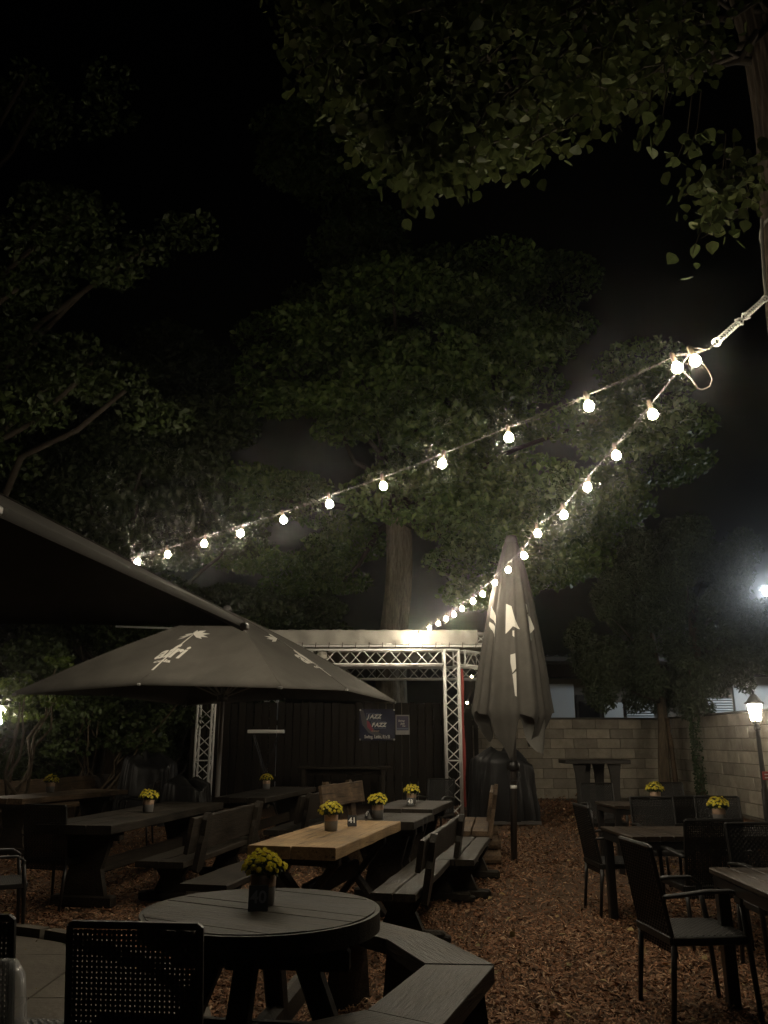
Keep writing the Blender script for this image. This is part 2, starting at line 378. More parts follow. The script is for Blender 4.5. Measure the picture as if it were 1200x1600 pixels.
def paving():
    base = MB(); base.prism([(PC.x+PR*.985*math.cos(2*PI*k/64), PC.y+PR*.985*math.sin(2*PI*k/64)) for k in range(64)], (0, 0, .000), (1, 0, 0), (0, 1, 0), (0, 0, 1), .02)
    root = base.build('paving', 'mortar'); root['kind'] = 'structure'
    # concrete slabs, cut to the round edge
    s = 1.0
    for i in range(-4, 4):
        for j in range(-4, 4):
            x0, y0 = PC.x+i*s+.006, PC.y+.35+j*s+.006; x1, y1 = x0+s-.012, y0+s-.012
            poly = []
            for a in range(6): poly.append((x0+(x1-x0)*a/6, y0))
            for a in range(6): poly.append((x1, y0+(y1-y0)*a/6))
            for a in range(6): poly.append((x1-(x1-x0)*a/6, y1))
            for a in range(6): poly.append((x0, y1-(y1-y0)*a/6))
            if all((p[0]-PC.x)**2+(p[1]-PC.y)**2 > (PR-.03)**2 for p in poly): continue
            if y1 < .8 or x1 < -6.3: continue
            q = []
            for p in poly:
                v = Vector((p[0]-PC.x, p[1]-PC.y))
                if v.length > PR-.03: v = v.normalized()*(PR-.03)
                q.append((PC.x+v.x, PC.y+v.y))
            m = MB(); m.prism(q, (0, 0, .018+random.uniform(-.002, .002)), (1, 0, 0), (0, 1, 0), (0, 0, 1), .024)
            m.build('paving_slab', 'concrete', root)
    for k in range(40):                       # kerb stones round the edge
        a0 = 2*PI*k/40+.008; a1 = 2*PI*(k+1)/40-.008
        if PC.y+PR*math.sin((a0+a1)/2) < .8: continue
        q = [(PC.x+r*math.cos(a), PC.y+r*math.sin(a)) for r, a in ((PR, a0), (PR, (a0+a1)/2), (PR, a1), (PR+.09, a1), (PR+.09, (a0+a1)/2), (PR+.09, a0))]
        m = MB(); m.prism(q, (0, 0, .03), (1, 0, 0), (0, 1, 0), (0, 0, 1), .11); m.build('kerb_stone', 'concrete', root)
paving()

# ------------------------------------------------------------------ block wall
def block_wall(p0, p1, label, top, bl=.60, foot=True):
    p0 = Vector(p0); p1 = Vector(p1); d = p1-p0; L = d.length; rz = math.atan2(d.y, d.x)
    t = thing('block_wall', label, 'wall', (p0.x, p0.y, 0), rz)
    ch = .245; z0 = top-8*ch
    core = MB(); core.box((L/2, .09, top/2-.01), (L-.01, .16, top-.02)); core.build('mortar_core', 'mortar', t)
    if foot:
        f = MB(); f.box((L/2, .05, z0/2-.004), (L, .26, z0), .01); f.build('footing', 'concrete', t)
    for c in range(8):
        off = (c % 2)*bl/2 + (c*0.17 % .11); x = -off
        while x < L-.03:
            xa = max(x, 0); xb = min(x+bl, L)
            if xb-xa > .06:
                key = round(xb-xa, 2)
                m = blk_mesh(key)
                put('block', m, None, t, ((xa+xb)/2, .08+random.uniform(-.006, .006), z0+ch*(c+.5)), (0, 0, random.uniform(-.004, .004)))
            x += bl
    cp = MB(); x = 0
    cp.box((L/2, .08, top+.02), (L+.02, .25, .045), .008); cp.build('coping', 'concrete', t)
    return t
_blk = {}
def blk_mesh(k):
    if k not in _blk:
        m = MB(); m.box((0, 0, 0), (k-.012, .2, .233), .006); _blk[k] = m.mesh('block'); _blk[k].materials.append(M['block'])
    return _blk[k]
block_wall((2.3, 21.6), (7.35, 21.6), 'beige concrete block wall facing the camera behind the closed umbrella', 2.02)
block_wall((7.35, 21.75), (7.0, 9.0), 'beige concrete block wall along the right side behind the lit garden lantern', 2.02)

# ------------------------------------------------------------------ building behind the wall
def building():
    t = thing('low_building', 'low grey building with louvred panels showing above the block wall', 'building', (0, 0, 0))
    Y = 26.5
    m = MB(); m.box((10.5, Y+2, 1.7), (11.0, 4, 3.4)); m.build('wall', 'mortar', t)
    r = MB(); r.box((10.5, Y+1.7, 3.96), (11.6, 5.2, .14)); rf = r.build('roof', 'roof_tile', t)
    g = MB(); g.box((10.5, Y+.1, 3.67), (11.0, .25, .4)); g.build('fascia', 'fence_wood', t)
    for i in range(38):
        q = MB(); q.lathe([(.001, 0), (.07, 0), (.07, .03), (.001, .06)], 8); put('roof_tile', q.mesh('roof_tile'), 'roof_tile', rf, (4.85+i*.3, Y-.85, 4.06))
    def panel(name, xa, xb, za, zb, m, y=Y-.05, th=.06):
        p = MB(); p.box(((xa+xb)/2, y, (za+zb)/2), (xb-xa, th, zb-za), .01); return p.build(name, m, t)
    X = lambda px, py=1100: aty(px, py, Y).x
    Z = lambda py: aty(900, py, Y).z
    panel('wall_panel', X(858), X(897), Z(1125), Z(1069), 'render_wall')
    w = panel('window', X(899), X(938), Z(1125), Z(1086), 'black_metal', Y-.06, .1)
    p = MB(); p.box(((X(901)+X(936))/2, Y-.115, (Z(1124)+Z(1096))/2), (X(934)-X(903), .02, Z(1097)-Z(1124))); p.build('pane', 'glass_dark', w)
    panel('wall_panel', X(942), X(972), Z(1125), Z(1098), 'render_wall', label if False else Y-.05)
    for a, b in ((975, 1020), (1074, 1143)):
        f = panel('louvre_panel', X(a), X(b), Z(1130), Z(1090), 'black_metal')
        n = 9
        for k in range(n):
            s = MB(); z = Z(1128)+(Z(1092)-Z(1128))*(k+.5)/n
            s.box(((X(a)+X(b))/2, Y-.11, z), (X(b)-X(a)-.06, .09, .045), 0, Matrix.Rotation(-.5, 3, 'X')); s.build('slat', 'louvre', f)
    panel('wall_panel', X(1147), X(1235), Z(1120), Z(1058), 'render_wall')
building()

# ------------------------------------------------------------------ board fence behind the stage
def board_fence():
    t = thing('board_fence', 'dark board fence behind the stage with a banner on it', 'fence', (0, 0, 0))
    Y = 20.15
    m = MB(); m.box((-1.2, Y+.09, 1.9), (7.0, .06, .12)); m.box((-1.2, Y+.09, .6), (7.0, .06, .12)); m.build('rail', 'fence_wood', t)
    wd = .19; n = 36; bm = MB(); bm.box((0, 0, 1.2), (wd-.012, .03, 2.36), .004); me = bm.mesh('board'); me.materials.append(M['fence_wood'])
    for i in range(n): put('board', me, None, t, (-4.6+i*wd, Y+random.uniform(-.006, .006), random.uniform(-.03, .01)), (0, random.uniform(-.004, .004), 0))
    for x in (-4.65, -2.9, -1.1, .7, 2.25):
        p = MB(); p.box((x, Y+.17, 1.2), (.1, .1, 2.4), .006); p.build('post', 'fence_wood', t)
board_fence()

# banner and poster
def banner():
    Y = 20.07; a = aty(562, 1108, Y); b = aty(617, 1157, Y); W = b.x-a.x; H = a.z-b.z
    t = thing('banner', 'dark blue jazz banner with white lettering on the fence', 'banner', ((a.x+b.x)/2, Y, (a.z+b.z)/2))
    n = 14; vs = []; fs = []
    def wr(u, v): return .012*math.sin(5*u+7*v)+.008*math.sin(11*u-6*v)
    for j in range(n+1):
        for i in range(n+1):
            u, v = i/n, j/n; vs.append(((u-.5)*W, -.02+wr(u, v), (v-.5)*H))
    for j in range(n):
        for i in range(n): q = j*(n+1)+i; fs.append((q, q+1, q+n+2, q+n+1))
    vs2 = [(x, y+.004, z) for x, y, z in vs]; o = len(vs)
    m = MB(); m.add(vs+vs2, fs+[tuple(k+o for k in f[::-1]) for f in fs]); m.build('cloth', 'navy', t, True)
    y = -.045
    def poly(name, pts, mt, yy=y):
        k = MB(); k.prism([((p[0]-.5)*W, (.5-p[1])*H) for p in pts], (0, yy, 0), (1, 0, 0), (0, 0, 1), (0, -1, 0), .003); k.build(name, mt, t)
    poly('swoosh', [(.0, .02), (.1, .03), (.2, .35), (.42, .66), (.75, .88), (.98, .95), (.98, 1), (.6, .95), (.25, .75), (.08, .5)], 'banner_grey', y+.004)
    poly('pink_figure', [(.2, .36), (.27, .40), (.4, .66), (.36, .74), (.22, .58)], 'banner_pink', y)
    def frame(x0, y0, x1, y1, k):
        e = .012
        for q in ((x0, y0, x1, y0+e), (x0, y1-e, x1, y1), (x0, y0, x0+e, y1), (x1-e, y0, x1, y1)):
            poly('letter_box', [(q[0], q[1]), (q[2], q[1]), (q[2], q[3]), (q[0], q[3])], 'banner_line')
    for i in range(4):
        frame(.19+i*.105, .13, .29+i*.105, .36, 0); frame(.33+i*.105, .40, .43+i*.105, .62, 0)
    for row, (x0, z, word) in enumerate(((.19, .245, 'JAZZ'), (.33, .51, 'FAZZ'))):
        for i, ch in enumerate(word):
            add_text('letter', ch, 'white', t, ((x0+.05+i*.105-.5)*W, y-.004, (.5-z)*H), (PI/2, 0, 0), .17*H, .006, .25)
    add_text('lettering', 'Swing, Latin, R\u2019n\u2019B', 'white', t, (0, y-.004, (.5-.885)*H), (PI/2, 0, 0), .145*H, .004, 0, W*.84/(.145*H*8.6))
    add_text('lettering', 'Quartett', 'pot_band', t, (-.06*W, y-.004, (.5-.70)*H), (PI/2, 0, 0), .07*H, .001, .3)
    for s in (-1, 1):
        for q in (-1, 1):
            g = MB(); g.lathe([(.006, 0), (.022, 0), (.022, .006), (.006, .006)], 10); g.build('eyelet', 'alu', t, loc=(s*W*.48, -.04, q*H*.47), rot=(PI/2, 0, 0))
banner()
def poster():
    Y = 20.09; a = aty(618, 1117, Y); b = aty(640, 1148, Y); W = b.x-a.x; H = a.z-b.z
    t = thing('poster', 'small framed event poster beside the blue banner', 'poster', ((a.x+b.x)/2, Y, (a.z+b.z)/2))
    m = MB(); m.box((0, 0, 0), (W, .02, H), .003); m.build('sheet', mat('poster_paper', (.36, .35, .35), .6), t)
    p = MB(); p.box((0, -.013, H*.08), (W*.86, .004, H*.72)); p.build('print_panel', 'poster_violet', t)
    for k, (s, z, sz) in enumerate((('Swing', .2, .14), ('Jazz', .06, .14), ('live', -.06, .11))):
        add_text('lettering', s, 'white', t, ((k-1)*.03, -.018, H*z), (PI/2, 0, 0), sz*H, .001, .2)
    p = MB(); p.box((0, -.016, -H*.2), (W*.8, .003, H*.06)); p.build('print_strip', 'banner_line', t)
poster()

# ------------------------------------------------------------------ stage truss
def truss(parent, name, p0, p1, side=.29, up=(0, 0, 1), r=.024, rb=.010, label=None):
    """square four-chord truss between two centre points"""
    p0 = Vector(p0); p1 = Vector(p1); d = p1-p0; L = d.length; y = d.normalized()
    x = y.cross(Vector(up))
    if x.length < 1e-3: x = Vector((1, 0, 0))
    x.normalize(); z = x.cross(y); h = side/2
    cs = [x*a*h+z*b*h for a, b in ((-1, -1), (1, -1), (1, 1), (-1, 1))]
    mb = MB()
    for c in cs: mb.tube([p0+c, p1+c], r, 10)
    for e in (p0, p1):
        for k in range(4): mb.tube([e+cs[k], e+cs[(k+1) % 4]], r*.75, 6)
    col = mb.build(name, 'alu', parent, True, label=label)
    n = max(3, int(round((L-.1)/.27))); st = (L-.1)/n
    for f in range(4):
        a, b = cs[f], cs[(f+1) % 4]
        for k in range(n):
            q0 = p0+y*(.05+st*k); q1 = p0+y*(.05+st*(k+1))
            if (k+f) % 2: rod('brace', q0+a, q1+b, rb, 'alu', col)
            else: rod('brace', q0+b, q1+a, rb, 'alu', col)
        for k in (n//3,):
            q = p0+y*(.05+st*k); rod('brace', q+a, q+b, rb, 'alu', col)
    return col
YS = 16.6
xl, xr = aty(320, 1150, YS).x, aty(708, 1150, YS).x
zt, zb = 3.16, 2.96
stage = thing('stage_truss', 'aluminium truss stage with upright columns and cross beams', 'stage', (0, 0, 0))
truss(stage, 'column', (xr, YS, 0), (xr, YS, 3.27), .29, (0, 1, 0))
truss(stage, 'column', (xl, YS, 0), (xl, YS, 3.27), .29, (0, 1, 0))
truss(stage, 'beam', (xl+.17, YS, 3.12), (xr-.17, YS, 3.12))
xrl, xrr = aty(420, 1047, 20.6).x, aty(806, 1047, 20.6).x
truss(stage, 'beam', (xrl, 20.6, 3.12), (xrr, 20.6, 3.12))
ber = Vector((3.35, 18.9, 3.12))
truss(stage, 'beam', (xr+.17, YS+.1, 3.12), ber)
truss(stage, 'beam', (xl-.17, YS+.1, 3.12), (xrl, 20.5, 3.12))
truss(stage, 'column', (xrl+.1, 20.6, 0), (xrl+.1, 20.6, 2.95), .29, (0, 1, 0))
xt0, xt1 = aty(425, 1000, YS).x, aty(764, 1000, YS).x
truss(stage, 'beam', (xt0, YS-.02, 3.49), (xt1, YS-.02, 3.49), .22)
def canopy():
    t = thing('stage_canopy', 'off white tarpaulin roof laced along the front of the stage truss', 'canopy', (0, 0, 0))
    x0, x1 = xt0-.05, aty(745, 1000, YS).x; zt_, zb_ = 3.66, 3.375; Y = YS-.17
    n, k = 60, 8; vs = []; fs = []
    for j in range(k+1):
        for i in range(n+1):
            u = i/n; v = j/k; x = x0+(x1-x0)*u
            sc = abs(math.sin(u*PI*9.0)); z = zb_+(zt_-zb_)*v +   .010*v*math.exp(-((u*9 % 1)-.5)**2*40) - .004*(1-v)*sc
            vs.append((x, Y+.018*math.sin(u*PI*18)*(1-v)+.012*math.sin(u*47+v*3), z))
    for i in range(n+1):                              # rolls back over the top and down to the rear beam
        pass
    for j in range(k):
        for i in range(n): a = j*(n+1)+i; fs.append((a, a+1, a+n+2, a+n+1))
    o = len(vs)
    ys = [(Y+.06, zt_+.01), (YS+.6, 3.6), (YS+2.2, 3.52), (20.9, 3.36)]
    for yy, zz in ys:
        for i in range(n+1): vs.append((x0+(x1+.35-x0)*i/n if yy > YS+.1 else x0+(x1-x0)*i/n, yy, zz+.015*math.cos(i*.94)))
    rows = [k*(n+1)]+[o+q*(n+1) for q in range(len(ys))]
    for q in range(len(rows)-1):
        for i in range(n): a = rows[q]+i; b = rows[q+1]+i; fs.append((a, a+1, b+1, b))
    m = MB(); m.add(vs, fs); m.build('tarpaulin', 'tarp_white', t, True)
    rod('pipe', (x0-.1, Y-.01, 3.335), (xt1+.05, Y-.01, 3.335), .022, 'alu', t)
    for i in range(16):
        x = x0+.15+(x1-x0-.2)*i/15
        rod('lacing_cord', (x, Y-.035, 3.30), (x+.012, Y-.03, 3.41), .008, 'cable', t)
canopy()
def spotlight():
    c = aty(503, 1026, YS)
    t = thing('stage_spotlight', 'round pale stage spotlight hanging inside the front truss beam', 'spotlight', c)
    m = MB(); m.lathe([(.001, -.13), (.10, -.13), (.11, -.08), (.11, .06), (.085, .12), (.001, .14)], 16); m.build('can', 'spot', t, True, rot=(PI/2-.2, 0, 0))
    m = MB(); m.tube([(-.12, 0, 0), (-.12, 0, .10), (0, 0, .16), (.12, 0, .10), (.12, 0, 0)], .010, 6); m.build('yoke', 'black_metal', t)
spotlight()
for k, (px, py, yy, lb) in enumerate(((752, 1030, 17.2, 'small black stage lamp on the truss corner right of the column'), (838, 1042, 18.4, 'small black stage lamp at the rear end of the right side beam'))):
    c = aty(px, py, yy); t = thing('stage_lamp', lb, 'stage lamp', c, 0, 'small stage lamps on the side beam')
    m = MB(); m.lathe([(.001, -.10), (.06, -.10), (.075, -.05), (.085, .10), (.07, .10), (.06, .04), (.001, .03)], 14); m.build('can', 'black_metal', t, True, rot=(PI/2+.5, 0, .4))
    m = MB(); m.lathe([(.001, .045), (.058, .045)], 14); m.build('lens', 'galv', t, rot=(PI/2+.5, 0, .4))
    m = MB(); m.tube([(-.095, 0, 0), (-.095, 0, .08), (0, 0, .13), (.095, 0, .08), (.095, 0, 0)], .008, 6); m.build('yoke', 'black_metal', t)
def red_strip():
    m = MB(); pts = []
    for i in range(15):
        z = 2.9-i*.19; pts.append((xr+.20+.012*math.sin(i*.9), YS+.05, z))
    for a, b in zip(pts[:-1], pts[1:]): m.beam(a, b, .075, .02, (0, 1, 0))
    tag(m.build('red_strap', 'red'), 'narrow red strip hanging down beside the right truss column', 'strap')
red_strip()
def stage_lamp_string():
    t = thing('stage_light_string', 'short string with two small lit bulbs right of the stage column', 'string lights', (0, 0, 0))
    a = aty(737, 1057, 17.6); b = aty(730, 1098, 17.6)
    m = MB(); m.tube([a+Vector((.25, 0, .35)), a+Vector((.02, 0, .05)), (a+b)/2+Vector((.05, 0, 0)), b+Vector((.01, 0, .05)), b+Vector((-.1, 0, -.3))], .006, 5); m.build('cable', 'black_metal', t)
    for p in (a, b):
        q = MB(); q.lathe([(.001, -.026), (.018, -.02), (.026, 0), (.018, .02), (.001, .026)], 10); q.build('bulb', 'stage_bulb', t, True, loc=p)
stage_lamp_string()
def overhead_cable():
    m = MB(); a = aty(395, 986, 17.5); b = aty(560, 991, 17.9); m.tube([a+Vector((-3, 0, .1)), a, b, b+Vector((.7, 0, 0))], .022, 6)
    tag(m.build('steel_pipe', 'alu', None, True), 'thin steel pipe lying along the top of the stage roof', 'pipe')
overhead_cable()

# ------------------------------------------------------------------ things on and beside the stage
def draped_cover(name, label, lo, hi, rz, bumps, seed, tiers=None):
    """black tarp draped over bulky gear: box-like skin with folds"""
    r = random.Random(seed); W, D, H = hi[0]-lo[0], hi[1]-lo[1], hi[2]-lo[2]
    t = thing(name, label, 'cover', ((lo[0]+hi[0])/2, (lo[1]+hi[1])/2, lo[2]), rz)
    n, k = 144, 26; vs = []; fs = []
    ph = [r.uniform(0, 6) for _ in range(8)]; peaks = [(r.uniform(0, 6), r.uniform(.5, 1)) for _ in range(5)]
    for j in range(k+1):
        v = j/k
        for i in range(n):
            a = 2*PI*i/n; ca, sa = math.cos(a), math.sin(a); e = .55
            x = math.copysign(abs(ca)**e, ca)*W/2; y = math.copysign(abs(sa)**e, sa)*D/2
            dn = (1-v)
            f = 0
            for q, (fr, am) in enumerate(((5, .05), (9, .045), (14, .03), (23, .016))):
                sw = math.sin(a*fr+ph[q]+1.6*v*math.sin(a*2+ph[q+1])); f += am*(1-2*abs(sw)**.7)
            fold = 1+f*(.35+.9*dn)+.05*math.sin(a*2+ph[4]+v*2.5)*math.sin(v*5+ph[5])
            tap = 1.06-.22*v if v < .84 else (.875-.55*((v-.84)/.16)**1.3)
            top = 1+.10*math.sin(a*2+ph[6])+.06*math.sin(a*3+ph[7])
            z = H*(v**.92)*(1-(1-top)*v*v) + (.03*math.sin(a*7+ph[2]) if j == 0 else 0)
            vs.append((x*fold*tap, y*fold*tap, max(0, z)))
    o = len(vs); vs.append((0, 0, H*.99))
    for j in range(k):
        for i in range(n): b = j*n+i; c = j*n+(i+1) % n; fs.append((b, c, c+n, b+n))
    for i in range(n): fs.append((k*n+i, k*n+(i+1) % n, o))
    m = MB(); m.add(vs, fs); m.build('tarp', 'tarp_black', t, True); return t
t = draped_cover('covered_gear', 'tall black tarp draped over equipment behind the closed umbrella pole', (1.6, 15.6, .06), (2.88, 16.5, 1.28), 0, .03, 3)
for y in (-.42, .3):
    m = MB(); m.box((0, y, -.02), (1.28, .06, .06), .006); m.build('pallet_rail', 'galv', t)
draped_cover('covered_stack', 'black tarp covering a stack left of the left truss column', (-5.05, 15.7, 0), (-3.95, 16.6, 1.22), 0, .03, 5)
draped_cover('covered_case', 'low black covered case in front of the left truss column', (-4.15, 15.35, 0), (-3.2, 16.1, .78), 0, .02, 8)
def music_stand():
    c = aty(416, 1143, 18.0)
    t = thing('keyboard_stand', 'black cross leg stand carrying a white narrow tray on the stage', 'stand', (c.x, 18.0, 0))
    z = c.z
    m = MB(); m.box((0, 0, z), (.78, .28, .075), .012); m.build('tray', 'white', t)
    for s in (-1, 1):
        for y in (-.12, .12): rod('leg', (-.3*s, y, .0), (.28*s, y+.01*s, z-.05), .013, 'black_metal', t)
music_stand()
def stage_table():
    a = aty(465, 1199, 18.6); b = aty(610, 1201, 18.6)
    t = thing('stage_table', 'dark narrow high table in front of the board fence', 'table', ((a.x+b.x)/2, 18.6, 0))
    W = b.x-a.x; z = a.z
    for k in range(3): p = wobbly_plank(W, .19, .05, k+70); p.build('plank', 'dark_wood', t, loc=(0, (k-1)*.2, z), rot=(0, 0, PI/2))
    for s in (-1, 1):
        for y in (-.2, .2):
            l = MB(); l.box((s*W*.42, y, z/2-.02), (.09, .09, z-.05), .008); l.build('leg', 'dark_wood', t)
    l = MB(); l.box((0, 0, z-.1), (W*.84, .04, .12), .006); l.build('rail', 'dark_wood', t)
stage_table()

# ------------------------------------------------------------------ wooden tables
def trestle(mb, y, W, h, th=.07, foot=.62, flare=0.0):
    """solid trestle end: foot beam, waisted panel, top bearer"""
    mb.box((0, y, .06), (foot, .11, .10), .015)
    mb.prism([(-.22, .1), (.22, .1), (.16, h*.5), (.24, h-.07), (-.24, h-.07), (-.16, h*.5)], (0, y, 0), (1, 0, 0), (0, 0, 1), (0, -1, 0), th)
    mb.box((0, y, h-.05), (W*.86, .09, .07), .01)
def xleg(mb, y, W, h):
    for s in (-1, 1): mb.beam((-s*W*.42, y+s*.02, 0), (s*W*.36, y+s*.02, h-.05), .05, .11, (0, 1, 0), .008)
    mb.box((0, y, h-.05), (W*.8, .08, .06), .01)
def table(label, cx, cy, head, L, W, h, n, m, T=.065, legm='dark_wood', style='trestle', seed=0, inset=.32, group=None):
    t = thing('wooden_table', label, 'table', (cx, cy, 0), -R_(head), group)
    pw = W/n
    for k in range(n):
        p = wobbly_plank(L, pw-.007, T, seed*10+k); p.build('plank', m, t, loc=(-W/2+pw*(k+.5), random.uniform(-.008, .008), h-T/2+random.uniform(-.002, .002)))
    for s in (-1, 1):
        b = MB()
        if style == 'trestle': trestle(b, s*(L/2-inset), W, h-T)
        else: xleg(b, s*(L/2-inset), W, h-T)
        b.build('leg', legm, t)
    b = MB(); b.box((0, 0, .32 if style == 'trestle' else .4), (.06, L-2*inset, .13), .012); b.build('stretcher', legm, t)
    return t
def bench(label, cx, cy, head, L, W, h, back=0, hb=.82, m='dark_wood', bh=.22, seed=0, n=2, inset=.34, bm=None, logs=False, group='wooden benches at the long tables'):
    """back: -1 left side, +1 right side, 0 none"""
    t = thing('wooden_bench', label, 'bench', (cx, cy, 0), -R_(head), group); T = .055; pw = W/n
    for k in range(n):
        p = wobbly_plank(L, pw-.01, T, seed*10+k+500); p.build('seat_plank', m, t, loc=(-W/2+pw*(k+.5), random.uniform(-.015, .015), h-T/2))
    for s in (-1, 1):
        b = MB(); y = s*(L/2-inset)
        if logs:
            for k in range(2): b.tube([(-.2-.05, y, .09+k*.17), (.32+.03*(1-k), y, .09+k*.17)], .088, 12)
        else:
            b.box((.04*back, y, .05), (W+.24, .09, .09), .02)
            b.prism([(-.17, .09), (.17, .09), (.11, h*.55), (.19, h-T), (-.19, h-T), (-.11, h*.55)], (0, y, 0), (1, 0, 0), (0, 0, 1), (0, -1, 0), .075)
            if back: b.beam((back*.16, y, .07), (back*(W/2+.20), y, .03), .07, .06, (0, 0, 1), .012)
        b.build('leg', m, t)
    if back:
        lean = .16; z0 = h-.10; xb = back*(W/2+.015); H = hb-z0
        up = Vector((back*lean, 0, 1)).normalized(); nx = Vector((1, 0, -back*lean)).normalized()
        for s in (-1, 1):
            y = s*(L/2-inset*.9); q = MB()
            q.prism([(-.09, 0), (-.03, -.03), (.05, 0), (.085, .14), (.05, .26), (.085, H*.72), (.07, H-.04), (.02, H), (-.04, H), (-.08, H-.06), (-.06, H*.6), (-.085, .25)],
                    (xb, y, z0), (0, 1, 0), up, nx, .05); q.build('back_post', m, t)
        bw = bh; ctr = Vector((xb, 0, z0)) + up*(H-.03-bw/2) - nx*back*.05
        nb = 2 if logs else 1
        for k in range(nb):
            p = wobbly_plank(L*.97, bw/nb-.008, .042, seed*10+k+800)
            p.build('back_plank', bm or m, t, loc=ctr+up*((k-(nb-1)/2)*bw/nb), rot=(0, -back*(PI/2)+back*math.atan(lean), 0))
    return t
H14 = 14.0
table('light brown plank table carrying the number 41 card, bright in the lamp light', -.42, 7.16, 14.5, 2.0, .68, .76, 2, 'warm_wood', T=.085, legm='dark_wood', style='x', seed=1)
table('dark plank table directly behind the light brown one, flower pot on its left side', .06, 8.66, 14.5, .98, .72, .75, 2, 'dark_wood', T=.07, style='trestle', seed=2)
table('dark plank table carrying the number 43 card near the truss column', .36, 10.25, 14, 1.35, .72, .75, 2, 'dark_wood', T=.07, seed=3)
table('long dark plank table on the left between the armchair and the backed bench', -2.62, 9.25, 9.5, 2.85, .78, .75, 3, 'dark_wood', T=.08, seed=4)
table('dark plank table beside the open umbrella pole', -1.72, 12.75, 10, 2.7, .75, .75, 3, 'dark_wood', T=.07, seed=5)
table('dark plank table at far left in front of the long backed bench', -4.75, 12.35, 20, 2.2, .78, .75, 3, 'brown_wood', T=.07, seed=6)
bench('dark backed bench right of the light brown table, its two seat planks catching light', .32, 7.65, 12.5, 2.35, .36, .40, 1, .80, 'grey_wood', .24, seed=1)
bench('backless dark bench between two backed ones on the right of the table row', .88, 9.2, 12, 1.9, .36, .40, 0, m='grey_wood', seed=2)
bench('backed bench on stacked logs beside the closed umbrella', 1.2, 11.45, 8, 1.9, .42, .42, 1, .90, 'brown_wood', .34, seed=3, logs=True)
bench('low dark backless bench left of the light brown table', -1.22, 7.85, 13, 1.95, .42, .40, 0, m='dark_wood', seed=4, n=1)
bench('dark backed bench with its broad back turned to us, right of the long left table', -1.93, 9.2, 9.5, 2.2, .50, .40, 1, .82, 'dark_wood', .34, seed=5)
bench('dark backed bench beside the table at the umbrella pole', -1.1, 11.9, 12, 2.2, .42, .40, 1, .84, 'dark_wood', .34, seed=6)
bench('long pale brown backed bench at far left behind a table', -5.62, 15.0, 14.5, 3.6, .42, .42, -1, .88, 'brown_wood', .24, seed=7, inset=.5)
bench('short bench with a weathered brown back plank behind the number 41 table', -.30, 10.75, 22, 1.3, .40, .42, -1, 1.0, 'brown_wood', .27, seed=8)

# ------------------------------------------------------------------ round table with ring bench
def round_table(cx, cy, r=.53, h=.745):
    t = thing('round_table', 'round grey plank table in front carrying the largest flower pot', 'table', (cx, cy, 0), R_(62))
    T = .055; n = 9; pw = 2*r/n
    for k in range(n):
        x0, x1 = -r+pw*k+.0018, -r+pw*(k+1)-.0018; pts = []
        A = np.linspace(x0, x1, 6)
        up = [(x, math.sqrt(max(r*r-x*x, 1e-5))) for x in A]; dn = [(x, -y) for x, y in up[::-1]]
        m = MB(); m.prism(up+dn, (0, 0, h-T/2+random.uniform(-.0025, .0025)), (1, 0, 0), (0, 1, 0), (0, 0, 1), T); m.build('plank', 'grey_wood', t)
    rim = MB(); N = 72
    pts = [((r+.012)*math.cos(2*PI*k/N), (r+.012)*math.sin(2*PI*k/N)) for k in range(N)]
    vs = []; fs = []
    for q, (rr, z) in enumerate(((r+.002, h-.004), (r+.022, h-.004), (r+.022, h-T-.03), (r+.002, h-T-.03))):
        for k in range(N): vs.append((rr*math.cos(2*PI*k/N), rr*math.sin(2*PI*k/N), z))
    for q in range(4):
        for k in range(N): a = q*N+k; b = q*N+(k+1) % N; c = ((q+1) % 4)*N; fs.append((a, b, c+(k+1) % N, c+k))
    rim.add(vs, fs); rim.build('edge_band', 'grey_wood', t)
    for k in range(4):
        a = PI/2*k+.35; ca, sa = math.cos(a), math.sin(a); l = MB()
        l.beam((ca*.16, sa*.16, h-T-.02), (ca*.44, sa*.44, 0), .10, .09, (-sa, ca, 0), .01); l.build('leg', 'dark_wood', t)
    for k in range(2):
        a = PI/2*k+.35; ca, sa = math.cos(a), math.sin(a); b = MB()
        b.beam((-ca*.78, -sa*.78, .20+.004*k), (ca*.78, sa*.78, .20+.004*k), .09, .16, (0, 0, 1), .03)
        b.beam((-ca*.42, -sa*.42, h-T-.06-.09*k), (ca*.42, sa*.42, h-T-.06-.09*k), .07, .09, (0, 0, 1), .01); b.build('cross_beam', 'dark_wood', t)
RTC = (-.57, 4.10)
round_table(*RTC)
